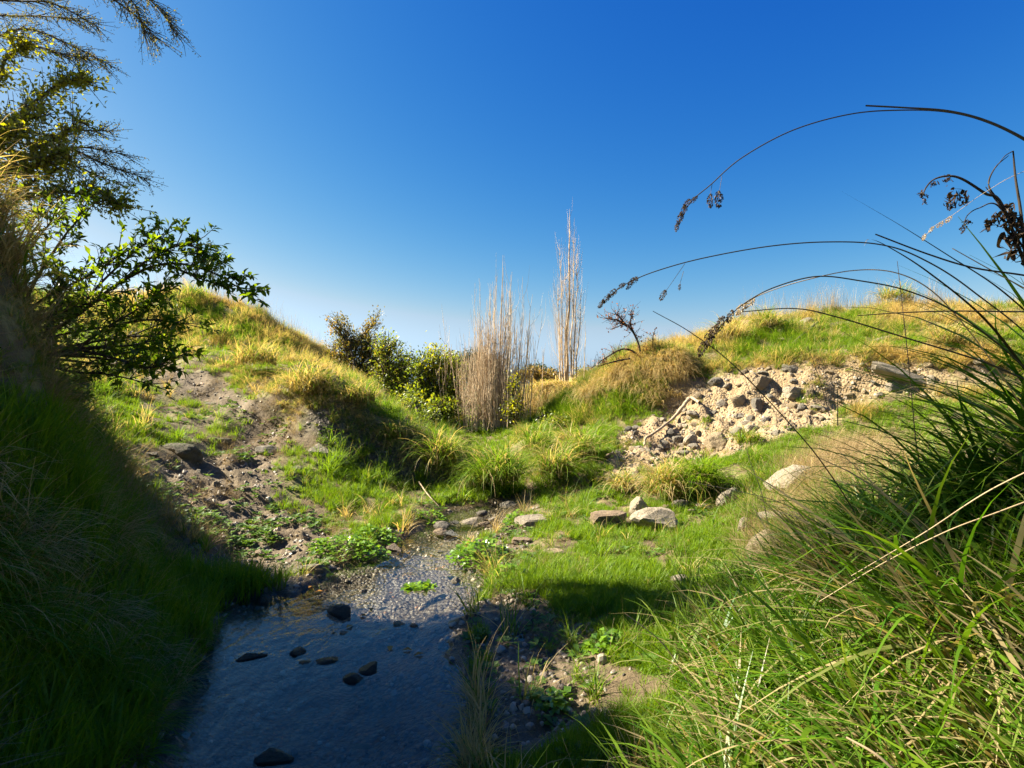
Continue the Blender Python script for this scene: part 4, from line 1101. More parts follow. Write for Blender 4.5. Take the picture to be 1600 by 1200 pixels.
# ------------------------------------------------------------------ watercress
def cress(px, py, wpx, dpx, n, h, label):
    p = hit(px, py); r = wpx / FPX * p.y / 2
    th = thing('watercress_clump', label, 'watercress', p, 'watercress clumps')
    r_ = np.random.default_rng(int(px)); st = Soup(); lf = Soup()
    rr = r * np.sqrt(r_.random(n)); a = r_.random(n) * 6.283
    x = rr * np.cos(a); y = rr * np.sin(a) * dpx
    top = h * (1 - (rr / r) ** 2 * .75) * r_.uniform(.35, 1.1, n)
    gz_ = hgt(x + p.x, y + p.y) - p.z
    pos = np.stack([x, y, np.maximum(gz_, -p.z) + top], 1)
    d = np.stack([np.cos(a) + r_.normal(0, .8, n), np.sin(a) + r_.normal(0, .8, n), r_.normal(.15, .3, n)], 1)
    lf.leaves(pos, d, np.array([0, 0, 1.0]) + rvec(n, r_) * .45, r_.uniform(.028, .055, n), .8, r_.random(n))
    for i in range(0, n, 4):
        st.tube(np.array([[x[i] * .85, y[i] * .85, max(gz_[i] - .02, -p.z - .012)], pos[i]]), .003, .0015, 3)
    link('leaves', lf.mesh('leaves', M['leaf_cress']), parent=th)
    link('stems', st.mesh('stems', M['stem_green']), parent=th)
cress(748, 876, 92, .9, 520, .17, 'bright green rounded watercress clump at the right water edge')
cress(790, 905, 50, .8, 150, .10, 'small watercress patch on the mud right of the big rounded clump')
cress(545, 862, 120, .55, 480, .12, 'long bright watercress strip along the sunlit left shore')
cress(590, 842, 70, .6, 240, .10, 'watercress patch behind the brown round stone on the left shore')
cress(672, 812, 50, .7, 130, .09, 'little watercress clump upstream on the left shore')
cress(812, 815, 50, .8, 170, .10, 'watercress clump left of the flat cream slab')
cress(655, 944, 44, .6, 150, .012, 'pale floating weed in the middle of the sunlit water')
cress(945, 1010, 60, .8, 120, .08, 'low dark weeds in the shaded turf right of the mud')
cress(860, 1110, 55, .8, 120, .07, 'low leafy weed on the shaded right mud')

# ------------------------------------------------------------------ fallen things
def stick(name, label, cat, path, r0, r1, mat, sides=6, group=None, wob=.08, n=6):
    path = np.array([tuple(q) for q in path]); o = path[0].copy()
    s = Soup(); s.tube(crom(path, n), r0, r1, sides, wob=wob)
    return tag(link(name, s.mesh(name, M[mat], o), loc=o), label, cat, group)
rt = [hit(px, py) + Vector((0, -.03, .05 + o)) for px, py, o in ((1092, 630, -.06), (1078, 633, .05), (1066, 645, .06), (1052, 662, .05), (1036, 676, .06), (1020, 686, .04), (1008, 693, .03), (1006, 702, 0))]
stick('bleached_root', 'bleached bent root lying down the left side of the scarp', 'root', rt, .034, .012, 'wood', wob=.16, n=4)
stick('dead_stick', 'thin pale stick lying on the green flat above the stream', 'stick', [hit(655, 765) + Vector((0, 0, .10)), hit(668, 780) + Vector((0, 0, .06)), hit(686, 794) + Vector((0, 0, .02))], .010, .006, 'wood', 5)
stick('dead_stick', 'grey dead stick leaning in the shaded grass of the near left bank', 'stick', [P(10, 730, 3.1), P(28, 660, 3.15), P(52, 580, 3.3)], .012, .006, 'bark_dark', 5)
stick('dead_branch', 'dark dead branch lying on the turf below the dark outcrop', 'stick', [hit(1238, 545) + Vector((0, 0, .08)), hit(1258, 528) + Vector((0, 0, .10)), hit(1278, 512) + Vector((0, 0, .12))], .03, .02, 'bark_dark', 5)
stick('dead_branch', 'short dark stick in the grass left of the dark outcrop', 'stick', [hit(1202, 522) + Vector((0, 0, .12)), hit(1228, 512) + Vector((0, 0, .14))], .025, .015, 'bark_dark', 5)
for px, py, lab in ((579, 951, 'orange leaf on the water beside the wedge rock'), (574, 964, 'yellow brown leaf on the water below the wedge rock'), (628, 1017, 'orange leaf sunk in the shaded midstream'), (663, 1022, 'red brown leaf near the right mud shore'),
                    (541, 983, 'pale orange leaf beside the small yellowish stone'), (505, 925, 'tan leaf in the shallows near the large grey rock'), (482, 920, 'orange leaf at the shore below the large grey rock'), (610, 1010, 'small gold leaf in midstream above the mossy block')):
    x, y = W(px, py); s = Soup()
    a = random.random() * 6.28
    s.leaves([(0, 0, 0)], [(math.cos(a), math.sin(a), 0.05)], np.array([[0, 0, 1.0]]), [.06], .6)
    tag(link('fallen_leaf', s.mesh('fallen_leaf', M['leaf_orange'] if 'leaf_orange' in M else M.setdefault('leaf_orange', mat_leaf('fallen_leaf', [(.40, .16, .035), (.5, .26, .06)], .1)), (0, 0, 0)), loc=(x, y, .006)), lab, 'leaf', 'fallen leaves on the stream')
# ------------------------------------------------------------------ bare poplars
def poplar(label, px, py, Y, stems, spread, twigs, seed):
    r_ = np.random.default_rng(seed)
    x, y, z0 = P(px, py, Y); z0 = float(hgt(x, y)[0])
    th = thing('bare_poplar', label, 'poplar', (x, y, z0), 'bare poplars')
    tops = []
    for (dx, topx, topy, r0) in stems:
        bx = dx / FPX * Y
        tx, ty, tz = P(topx, topy, Y); tx -= x; tz -= z0
        path = [np.array([bx, r_.normal(0, spread * .5), 0])]
        nseg = 7
        for k in range(1, nseg + 1):
            u = k / nseg
            e = u ** .55
            path.append(np.array([bx + (tx - bx) * (.35 * u + .65 * u ** .8) + r_.normal(0, .014), path[0][1] + r_.normal(0, .03), tz * u]))
        s = Soup(); pp = crom(path, 3); s.tube(pp, r0, .0025, 5, r_.random())
        link('stem', s.mesh('stem', M['bark_pale']), parent=th)
        tops.append(pp)
    tw = Soup()
    for j in range(twigs):
        pp = tops[r_.integers(0, len(tops))]; i = int(len(pp) * r_.uniform(.05, .93)); p = pp[i]
        L = r_.uniform(.35, 1.3) * (1 - .55 * i / len(pp)); a = r_.random() * 6.28
        out = r_.uniform(.12, .40) * L
        d = np.array([math.cos(a), math.sin(a), 0])
        tw.tube(crom([p, p + d * out * .7 + np.array([0, 0, L * .35]), p + d * out + np.array([r_.normal(0, .02), 0, L])], 3), .0036, .0012, 3, r_.random())
    link('twigs', tw.mesh('twigs', M['bark_pale']), parent=th)
    return th, tops
r_ = np.random.default_rng(8)
st1 = [(0, 786, 398, .030), (-8, 776, 430, .02), (14, 800, 425, .02), (8, 792, 440, .018), (25, 820, 460, .015), (-20, 765, 455, .015), (35, 828, 500, .02), (-30, 752, 500, .02)]
for i in range(120):
    dx = r_.normal(-12, 24); tx = 775 + dx * 1.15 + r_.normal(0, 6)
    st1.append((dx, tx, r_.uniform(510, 600) - 40 * (r_.random() < .25), r_.uniform(.005, .010)))
for i in range(45):
    dx = r_.normal(0, 16); st1.append((dx, 783 + dx * 1.3 + r_.normal(0, 5), r_.uniform(425, 530), r_.uniform(.006, .011)))
poplar('clump of bare tan poplar suckers with a pale leafless crown', 775, 685, 12.4, st1, .35, 1200, 1)
st2 = [(0, 891, 326, .042), (-6, 876, 380, .022), (8, 903, 390, .022), (4, 897, 360, .022), (14, 909, 450, .022), (-10, 872, 440, .02), (-3, 884, 420, .025)]
poplar('slender bare poplar, the taller one right of the tan sucker clump', 886, 655, 14.2, st2, .12, 430, 2)
for px, py, tx, ty, lab in ((846, 660, 849, 545, 'thin leafless sapling between the two poplars'), (735, 690, 729, 560, 'thin leafless sapling left of the sucker clump'), (912, 650, 915, 520, 'thin leafless sapling right of the slender poplar')):
    x, y, z = P(px, py, 13); z = float(hgt(x, y)[0]); t = P(tx, ty, 13)
    s = Soup(); s.tube(crom([(0, 0, 0), ((t[0] - x) * .6, .05, (t[2] - z) * .5), (t[0] - x, 0, t[2] - z)], 5), .012, .003, 4)
    for j in range(9):
        u = r_.uniform(.2, .9); L = r_.uniform(.2, .5); q = np.array([(t[0] - x) * u, 0, (t[2] - z) * u])
        s.tube(np.array([q, q + np.array([r_.normal(0, .06), r_.normal(0, .06), L])]), .004, .002, 3)
    tag(link('bare_sapling', s.mesh('bare_sapling', M['bark_pale']), loc=(x, y, z)), lab, 'sapling', 'bare saplings')

# ------------------------------------------------------------------ bushes
def bush(name, label, cat, px, py, Y, peaks, n, mat, leaf, seed, density=1.0, aspect=.5, bark='bark_dark', group='bushes beyond the stream', up=.3, mat2=None, br_r=.045):
    """peaks: (px, py, radius in px, squash) clumps of foliage; stems run from the foot to each"""
    r_ = np.random.default_rng(seed)
    x, y, _ = P(px, py, Y); z = float(hgt(x, y)[0]) - .05
    th = thing(name, label, cat, (x, y, z), group)
    br = Soup(); lf = Soup(); lf2 = Soup()
    n = int(n * 1.9)
    tot = sum(p[2] ** 2 for p in peaks)
    for (qx, qy, rp, sq) in peaks:
        cx, cy, cz = P(qx, qy, Y); cy += r_.normal(0, rp / FPX * Y * .5)
        c = np.array([cx - x, cy - y, cz - z]); rad_ = rp / FPX * Y
        b0 = np.array([r_.normal(0, .15), r_.normal(0, .15), 0])
        mid = b0 * .5 + c * .55 + r_.normal(0, .1, 3)
        main = crom([b0, mid, c], 5); br.tube(main, br_r, br_r * .35, 5)
        m = int(n * rp * rp / tot)
        nt = max(5, m // 22)
        for t in range(nt):
            rad_k = 1.12; d = rvec(1, r_)[0]; d[2] = d[2] * .8 + up; d /= np.linalg.norm(d)
            start = main[r_.integers(len(main) // 2, len(main))]
            end = c + d * rad_ * np.array([1, .9, sq]) * r_.uniform(.45, 1.2)
            pm = (start + end) / 2 + r_.normal(0, .06, 3)
            tp = crom([start, pm, end], 4); br.tube(tp, br_r * .26, .002, 3)
            k = 22; u = r_.random(k) ** .6
            idx = (u * (len(tp) - 1)).astype(int)
            pos = tp[idx] + r_.normal(0, leaf * 1.0, (k, 3))
            dd = (tp[-1] - tp[0]); dd = dd / (np.linalg.norm(dd) + 1e-6)
            L = lf if (mat2 is None or r_.random() < .6) else lf2
            L.leaves(pos, dd + rvec(k, r_) * .9, rvec(k, r_) * .6 + np.array([0, 0, .8]), r_.uniform(.6, 1.3, k) * leaf, aspect, np.clip(r_.normal(r_.random(), .2, k), 0, 1))
    link('branches', br.mesh('branches', M[bark]), parent=th)
    link('crown', lf.mesh('crown', M[mat]), parent=th)
    if mat2 and lf2.n: link('crown', lf2.mesh('crown', M[mat2]), parent=th)
    return th
bush('olive_bush', 'tall olive brown bush with two pointed tops behind the left ridge', 'bush', 545, 615, 14, [(525, 510, 22, 1.2), (540, 540, 32, 1.1), (582, 505, 16, 1.6), (570, 540, 30, 1.1), (520, 560, 28, 1), (560, 580, 40, .9), (590, 565, 26, 1)], 5200, 'leaf_olive', .06, 21, mat2='leaf_bronze', up=.5)
bush('dark_green_bush', 'dark green bush right of the two pointed olive one', 'bush', 615, 630, 13.5, [(612, 545, 28, 1.1), (632, 570, 28, 1), (598, 580, 28, 1), (615, 605, 38, .8)], 3000, 'leaf_bush', .07, 22, mat2='leaf_olive', up=.4)
bush('yellow_green_bush', 'large bright yellow green bush left of the sucker clump', 'bush', 685, 660, 13, [(678, 562, 26, 1.1), (655, 575, 24, 1), (700, 580, 30, 1.1), (670, 610, 40, 1), (712, 612, 34, 1.1), (650, 625, 30, .9), (690, 640, 40, .7)], 5600, 'leaf_bush', .075, 23, mat2='leaf_yellow', up=.4)
bush('dark_pine', 'flat topped dark pine far behind the bright bush', 'pine tree', 738, 625, 26, [(745, 552, 16, .35), (728, 558, 14, .35), (757, 560, 14, .35), (740, 572, 22, .4), (738, 592, 20, .7)], 2600, 'leaf_pine', .12, 24, aspect=.25)
bush('pale_shrub', 'pale far shrub peeping between the bright bush and the pine', 'bush', 708, 600, 30, [(705, 560, 14, .8), (715, 572, 16, .8)], 900, 'leaf_olive', .13, 25)
bush('brown_thicket', 'low reddish brown thicket beyond the gap between the poplars', 'thicket', 835, 605, 22, [(812, 588, 16, .6), (832, 584, 18, .6), (852, 588, 16, .6), (868, 594, 14, .6)], 1600, 'leaf_bronze', .09, 26)
bush('dark_thicket', 'dark far thicket on the horizon right of the sucker clump', 'thicket', 832, 600, 34, [(828, 580, 10, .7), (842, 578, 12, .7), (812, 584, 10, .7)], 900, 'leaf_pine', .14, 27)
bush('leafy_sapling', 'small yellow green leafy sapling right of the sucker clump', 'sapling', 805, 660, 12, [(803, 600, 12, 1.6), (808, 630, 14, 1.2), (797, 645, 14, 1)], 420, 'leaf_yellow', .06, 28, up=.6)
bush('green_shrub', 'low dark green shrub at the foot of the slender poplar', 'bush', 870, 680, 11.5, [(860, 665, 26, .7), (895, 668, 28, .7), (835, 680, 24, .7)], 1500, 'leaf_bush', .06, 29)
bush('dark_bush', 'shaded dark bush behind the ridge nose', 'bush', 655, 680, 11.5, [(640, 640, 24, .9), (665, 655, 24, .9)], 1000, 'leaf_bush', .06, 30)
for i, (px, py, lab) in enumerate(((562, 596, 'far dark bush at the foot of the olive bush'), (930, 590, 'low far bush right of the slender poplar'), (770, 592, 'far hedge bush behind the sucker clump'))):
    bush('far_bush', lab, 'bush', px, py + 15, 30 if i else 20, [(px - 18, py - 4, 18, .6), (px + 14, py - 2, 18, .6), (px, py + 2, 18, .6)], 900, 'leaf_olive', .12, 40 + i)
bush('blue_green_sprig', 'blue green shrub tip on the skyline of the far left ridge', 'shrub', 335, 470, 15, [(326, 386, 8, 1.3), (340, 398, 10, 1), (332, 420, 12, 1.2)], 420, 'leaf_pine', .06, 45, up=.7, br_r=.010)

for i, (px, top, wd, lab) in enumerate(((618, 574, 30, 'far dark tree behind the dark green bush'), (705, 566, 28, 'far dark tree behind the bright bush'), (762, 560, 26, 'far dark tree behind the sucker clump'), (858, 578, 24, 'far dark tree showing between the two poplars'), (905, 582, 22, 'far dark tree right of the slender poplar'))):
    bush('far_tree', lab, 'tree', px, 612, 38 + i * 2, [(px - wd * .5, top + 12, wd * .5, .7), (px + wd * .4, top + 10, wd * .5, .7), (px, top + 6, wd * .4, .8), (px, top + 24, wd * .8, .6)], 1100, 'leaf_pine', .20, 80 + i, group='far trees on the horizon')

# red leaved shrub on the right lip
def red_shrub():
    r_ = np.random.default_rng(5)
    p = hit(1003, 566); Y = p.y
    th = thing('red_leaved_shrub', 'half bare shrub with a few rusty red leaves on the right lip', 'shrub', p)
    br = Soup(); lf = Soup()
    def q(px, py, dy=0): a = np.array(P(px, py, Y + dy)) - np.array(p); return a
    mains = [[q(1003, 560), q(995, 530), q(978, 508), q(955, 515)], [q(995, 530), q(985, 505), q(990, 486)], [q(980, 510), q(965, 500), q(948, 498)], [q(1000, 555), q(975, 545), q(945, 560), q(925, 575)], [q(1003, 560), q(1018, 545), q(1020, 525)], [q(985, 560), q(960, 565), q(935, 572)], [q(978, 508), q(968, 495), q(962, 490)]]
    for m in mains:
        pp = crom(m, 6); br.tube(pp, .022, .005, 5)
        for j in range(26):
            s0 = pp[r_.integers(1, len(pp))]; d = rvec(1, r_)[0] * np.array([1, 1, .9]) + np.array([-.1, 0, .25]); L = r_.uniform(.10, .30)
            e = s0 + d * L; br.tube(np.array([s0, (s0 + e) / 2 + r_.normal(0, .015, 3), e]), .005, .002, 3)
            if r_.random() < .75:
                k = 4; lf.leaves(s0 + (e - s0) * r_.random((k, 1)) + r_.normal(0, .015, (k, 3)), rvec(k, r_), rvec(k, r_), r_.uniform(.03, .055, k), .6)
    link('branches', br.mesh('branches', M['twig_dark']), parent=th); link('leaves', lf.mesh('leaves', M['leaf_red']), parent=th)
red_shrub()

# ------------------------------------------------------------------ broad leaved shrub on the near left bank
def broad_leaf_mesh(seed, mat):
    r_ = np.random.default_rng(seed)
    n = 7; V = []; Q = []
    bend = r_.uniform(.2, .9); fold = r_.uniform(.15, .45)
    for i in range(n):
        u = i / (n - 1)
        w = .5 * .42 * math.sin(math.pi * min(1, u ** .8 * .97 + .015)) ** .8
        x = u - .08 * bend * u * u; z = -.35 * bend * u * u
        V += [(x, -w, z + w * fold * 2), (x, 0, z), (x, w, z + w * fold * 2)]
        if i:
            k = 3 * i; Q += [(k - 3, k, k + 1, k - 2), (k - 2, k + 1, k + 2, k - 1)]
    me = np_mesh('leaf', V, Q); fattr(me, 'shade', np.full(len(V), r_.random())); fattr(me, 'along', np.full(len(V), .5))
    me.materials.append(mat); return smooth(me)

def broad_shrub():
    r_ = np.random.default_rng(14)
    base = P(-60, 560, 3.9); base = (base[0], base[1], float(hgt(base[0], base[1])[0]))
    th = thing('broadleaf_shrub', 'glossy broad leaved shrub reaching out over the slope from the near left bank', 'shrub', base)
    B = np.array(base)
    def q(px, py, Y): return np.array(P(px, py, Y)) - B
    mains = [
        [q(-60, 560, 3.9), q(30, 545, 3.9), q(110, 500, 3.85), q(190, 440, 3.8), q(260, 412, 3.8), q(330, 425, 3.75), q(392, 462, 3.7)],
        [q(110, 500, 3.85), q(160, 440, 3.9), q(215, 390, 3.9), q(250, 368, 3.9)],
        [q(190, 440, 3.8), q(240, 400, 3.75), q(290, 382, 3.75), q(318, 395, 3.75)],
        [q(-60, 560, 3.9), q(20, 500, 3.8), q(60, 430, 3.8), q(100, 370, 3.8), q(130, 335, 3.85)],
        [q(60, 430, 3.8), q(50, 390, 3.75), q(80, 345, 3.7)],
        [q(20, 500, 3.8), q(80, 460, 3.7), q(140, 430, 3.65), q(185, 400, 3.6)],
        [q(-60, 560, 3.9), q(40, 560, 3.8), q(120, 545, 3.7), q(200, 540, 3.7), q(250, 530, 3.75)],
        [q(40, 560, 3.8), q(110, 580, 3.75), q(170, 585, 3.8), q(235, 600, 3.9)],
        [q(120, 545, 3.7), q(170, 510, 3.7), q(220, 480, 3.7), q(250, 455, 3.75)],
        [q(20, 500, 3.8), q(60, 500, 3.6), q(120, 480, 3.55), q(165, 465, 3.5)],
        [q(-60, 560, 3.9), q(0, 590, 3.6), q(60, 600, 3.55), q(120, 620, 3.6)],
        [q(30, 545, 3.9), q(70, 520, 3.7), q(90, 480, 3.7), q(95, 440, 3.7)],
        [q(260, 412, 3.8), q(300, 430, 3.75), q(340, 445, 3.7)],
        [q(120, 545, 3.7), q(180, 560, 3.6), q(230, 575, 3.55), q(270, 560, 3.5)],
        [q(-60, 560, 3.9), q(-20, 450, 3.9), q(30, 390, 3.9), q(60, 330, 4.0)],
        [q(170, 510, 3.7), q(230, 500, 3.75), q(285, 505, 3.8)],
    ]
    br = Soup(); twig_ends = []
    for m in mains:
        pp = crom(m, 6); br.tube(pp, .016 if len(m) > 4 else .010, .003, 5)
        for i in range(4, len(pp)):
            for rep in range(2):
                d = pp[min(i + 1, len(pp) - 1)] - pp[i - 1]; d /= np.linalg.norm(d)
                e = pp[i] + d * r_.uniform(.04, .14) + rvec(1, r_)[0] * r_.uniform(.05, .16) + np.array([0, 0, .04])
                br.tube(np.array([pp[i], (pp[i] + e) / 2 + r_.normal(0, .008, 3), e]), .004, .0018, 3)
                twig_ends.append((pp[i], e))
        twig_ends.append((pp[-2], pp[-1]))
    link('branch', br.mesh('branch', M['bark_dark']), parent=th)
    lm = [broad_leaf_mesh(50 + i, M['leaf_broad']) for i in range(8)]
    leaves = []
    for a, b in twig_ends:
        d = (b - a) / (np.linalg.norm(b - a) + 1e-6)
        for k in range(r_.integers(7, 12)):
            u = 1 - abs(r_.normal(0, .35)); p = a + (b - a) * u
            dd = d * .55 + rvec(1, r_)[0] * .9; dd /= np.linalg.norm(dd)
            leaves.append((p, dd, r_.uniform(.034, .070)))
    r_.shuffle(leaves)
    # leaves nearest the eye are single parts, the others one mass
    leaves.sort(key=lambda t: t[0][1] - t[0][0] * .5)
    rest = Soup()
    for i, (p, dd, L) in enumerate(leaves):
        x = Vector(dd); zz = (Vector((0, 0, 1)) + Vector(rvec(1, r_)[0]) * .7); yv = zz.cross(x).normalized(); zv = x.cross(yv)
        if i < 290:
            o = link('leaf', lm[i % 8], parent=th)
            mat = Matrix((x, yv, zv)).transposed().to_4x4(); mat = Matrix.Translation(Vector(p)) @ mat @ Matrix.Scale(L, 4)
            o.matrix_local = mat
        else:
            rest.leaves([p], [dd], np.array([tuple(zz)]), [L], .42)
    ro = link('foliage', rest.mesh('foliage', M['leaf_broad']), parent=th); ro['kind'] = 'stuff'
    print('broad leaves', len(leaves))
broad_shrub()

# olive shrub behind it
bush('small_leaved_shrub', 'olive small leaved shrub below the broad leaved branches on the slope', 'shrub', 30, 640, 4.15, [(120, 500, 70, .7), (190, 510, 70, .6), (240, 500, 45, .6), (100, 560, 70, .7), (180, 565, 60, .6), (250, 545, 45, .7), (60, 520, 60, .9), (275, 530, 28, .9), (258, 572, 26, .8)], 1000, 'leaf_olive', .030, 61, aspect=.5, group=None, br_r=.012, mat2='leaf_yellow')
# ------------------------------------------------------------------ tree over the left edge
def left_tree():
    r_ = np.random.default_rng(77)
    x, y = -5.5, 4.7; z = float(hgt(x, y)[0]) - .1
    th = thing('fine_leaved_tree', 'tree leaning in over the upper left corner with fine drooping twigs', 'tree', (x, y, z))
    B = np.array((x, y, z))
    def q(px, py, Y): return np.array(P(px, py, Y * .93)) - B
    tr = Soup()
    trunk = crom([(0, 0, 0), (.1, -.1, 1.0), (-.1, -.2, 2.0), (.1, -.1, 3.2), (.2, 0, 4.2)], 6)
    tr.tube(trunk, .13, .05, 8, wob=.03); link('trunk', tr.mesh('trunk', M['bark_dark']), parent=th)
    br = Soup(); fine = Soup(); yel = Soup()
    T = lambda i: trunk[i]
    ymains = [[T(10), q(-30, 230, 4.9), q(40, 170, 4.8), q(95, 130, 4.7), q(130, 125, 4.6)], [T(10), q(-20, 260, 4.8), q(60, 230, 4.7), q(125, 190, 4.6)], [T(12), q(-40, 140, 4.9), q(10, 90, 4.8), q(40, 70, 4.8)], [T(8), q(-40, 320, 4.8), q(40, 290, 4.7), q(110, 255, 4.6)],
              [T(8), q(-40, 330, 4.6), q(30, 310, 4.5), q(100, 300, 4.4), q(160, 310, 4.4), q(190, 322, 4.4)], [T(10), q(-40, 200, 4.7), q(20, 190, 4.6), q(70, 180, 4.5)], [T(10), q(-60, 280, 4.7), q(0, 270, 4.6), q(50, 262, 4.5), q(90, 235, 4.5)], [T(9), q(-60, 250, 4.4), q(-10, 215, 4.4), q(30, 205, 4.4)]]
    fmains = [[T(12), q(-40, 60, 5.2), q(40, 45, 5.1), q(110, 70, 5.0), q(165, 98, 4.9)], [T(14), q(-40, 20, 5.2), q(60, 25, 5.1), q(130, 30, 5.0)], [T(16), q(40, -60, 5.0), q(140, -20, 4.9), q(200, 15, 4.8), q(245, 60, 4.7)], [T(16), q(80, -80, 4.9), q(190, -30, 4.8), q(240, 5, 4.7), q(275, 50, 4.7)],
              [T(14), q(-20, 50, 5.1), q(50, 70, 5.0), q(100, 85, 5.0), q(135, 90, 4.9)], [T(10), q(20, 235, 5.0), q(100, 230, 4.9), q(160, 255, 4.8), q(225, 278, 4.7)], [T(10), q(40, 225, 5.0), q(110, 205, 4.9), q(170, 205, 4.8)], [T(10), q(30, 250, 5.0), q(100, 255, 4.9), q(180, 285, 4.8)],
              [T(14), q(0, 0, 5.0), q(80, 5, 5.0), q(150, 40, 4.9)], [T(10), q(30, 240, 5.0), q(120, 230, 4.9), q(190, 240, 4.8)], [T(16), q(60, -70, 4.9), q(160, -30, 4.9), q(205, 0, 4.8), q(225, 50, 4.8)]]
    for m in ymains:
        pp = crom(m, 6); br.tube(pp, .020, .004, 5)
        for i in range(int(len(pp) * .42), len(pp)):
            for j in range(7):
                e = pp[i] + rvec(1, r_)[0] * r_.uniform(.05, .26) + np.array([.03, 0, .03])
                br.tube(np.array([pp[i], e]), .004, .0015, 3)
                k = 9; u = r_.random((k, 1)); yel.leaves(pp[i] + (e - pp[i]) * u + r_.normal(0, .018, (k, 3)), rvec(k, r_) + np.array([.3, 0, 0]), rvec(k, r_) * .7 + np.array([0, 0, .7]), r_.uniform(.022, .05, k), .5, np.clip(r_.normal(.5, .3, k), 0, 1))
    for m in fmains:
        pp = crom(m, 7); br.tube(pp, .012, .003, 4)
        for i in range(6, len(pp)):
            for j in range(4):
                d = pp[min(i + 1, len(pp) - 1)] - pp[i - 1]; d /= np.linalg.norm(d)
                e = pp[i] + d * r_.uniform(.08, .24) + rvec(1, r_)[0] * .10 - np.array([0, 0, .02])
                br.tube(np.array([pp[i], (pp[i] + e) / 2 + r_.normal(0, .01, 3), e]), .0032, .0013, 3)
                k = 14; u = r_.random((k, 1)); fine.leaves(pp[i] + (e - pp[i]) * u + r_.normal(0, .012, (k, 3)), rvec(k, r_), rvec(k, r_), r_.uniform(.010, .020, k), .5)
    # the rest of the crown, above and to the left of the picture
    for j in range(20):
        i = r_.integers(14, len(trunk)); c = np.array((r_.uniform(-4.3, -2.9), r_.uniform(2.9, 3.6), r_.uniform(5.2, 6.0))) - B
        br.tube(crom([trunk[i], (trunk[i] + c) / 2 + r_.normal(0, .15, 3), c], 4), .03, .005, 4)
        k = 480; yel.leaves(c + r_.normal(0, .26, (k, 3)), rvec(k, r_), rvec(k, r_), r_.uniform(.03, .07, k), .55)
    for j in range(12):
        i = r_.integers(8, 20); c = np.array((r_.uniform(-5.6, -4.4), r_.uniform(3.8, 4.7), r_.uniform(3.4, 5.2))) - B
        br.tube(crom([trunk[i], (trunk[i] + c) / 2 + r_.normal(0, .1, 3), c], 4), .02, .004, 4)
        k = 200; yel.leaves(c + r_.normal(0, .25, (k, 3)), rvec(k, r_), rvec(k, r_), r_.uniform(.025, .055, k), .5)
    link('branches', br.mesh('branches', M['bark_dark']), parent=th)
    link('crown', yel.mesh('crown', M['leaf_yellow']), parent=th); link('fine_twigs', fine.mesh('fine_twigs', M['leaf_fine']), parent=th)
left_tree()
# ------------------------------------------------------------------ big tussock on the near right bank: long single blades
def big_tussock(label, base, n_part, n_mass, L, az, w, seed, tint=.12, tilt=(.15, 1.35), curl=(.2, 1.5), r=.22, matn='rank_c'):
    r_ = np.random.default_rng(seed)
    bx, by = base; bz = float(hgt(bx, by)[0]) - .03
    th = thing('big_tussock', label, 'grass clump', (bx, by, bz), 'big tussocks of the near right bank')
    def one(k):
        a = r_.random() * 6.283; rr = r * math.sqrt(r_.random())
        b = [(rr * math.cos(a), rr * math.sin(a), .12 * (1 - rr / r))]
        return blades(r_, 1, L, w, tilt, curl, 0, base=b, azim=az, seg=8, Lvar=.45, wind=.30)
    mass = []; tn = []
    for k in range(n_part + n_mass):
        bl = one(k); t = float(np.clip(r_.normal(tint, .22), 0, 1))
        if k < n_part:
            v, q, s, a = bl
            me = np_mesh('blade', v, q); fattr(me, 'shade', s); fattr(me, 'along', a); fattr(me, 'tint', np.full(len(v), t)); me.materials.append(M[matn]); smooth(me)
            link('blade', me, parent=th)
        else: mass.append(bl); tn.append(np.full(len(bl[0]), t))
    v, q, s, a = join_blades(mass)
    me = np_mesh('blades', v, q); fattr(me, 'shade', s); fattr(me, 'along', a); fattr(me, 'tint', np.concatenate(tn)); me.materials.append(M[matn]); smooth(me)
    o = link('blades', me, parent=th); o['kind'] = 'stuff'
W180 = math.pi
big_tussock('tall dark green tussock whose blades cross the sky at the right edge', (2.22, 2.05), 80, 330, .92, (W180, 1.0), 0.0149, 301, tilt=(.15, 1.2), curl=(.5, 2.0))
big_tussock('dark tussock in the shade below the tallest one', (2.05, 2.4), 50, 300, .8, (W180 + .3, .9), 0.0149, 302, tilt=(.3, 1.3), curl=(.7, 2.2))
big_tussock('green tussock with arching blades in the lower right corner', (1.15, 1.55), 60, 240, .52, (W180 - .1, .9), 0.0135, 303, .15, tilt=(.3, 1.5), curl=(.3, 1.5))
big_tussock('sunlit green tussock leaning over the dark weeds', (1.1, 2.2), 60, 240, .45, (W180, 1.1), 0.0121, 304, .18, tilt=(.2, 1.4), curl=(.3, 1.5))
big_tussock('straw streaked tussock at the foot of the dark ones', (1.55, 2.5), 50, 240, .45, (W180, 1.0), 0.0121, 305, .45, tilt=(.3, 1.4), curl=(.3, 1.6))
big_tussock('green tussock at the upper edge of the lush turf', (1.6, 2.9), 40, 200, .36, (W180, 1.2), 0.0121, 306, .25, tilt=(.2, 1.3), curl=(.3, 1.6))
big_tussock('half dry tussock under the right edge of the picture', (1.45, 1.75), 40, 220, .7, (W180 + .2, 1.0), 0.0135, 307, .4, tilt=(.4, 1.5), curl=(.3, 1.5))
big_tussock('yellow green tussock at the bottom edge beside the shaded turf', (.86, 1.85), 50, 200, .36, (W180, 1.3), 0.0108, 308, .22, tilt=(.2, 1.3), curl=(.3, 1.5))

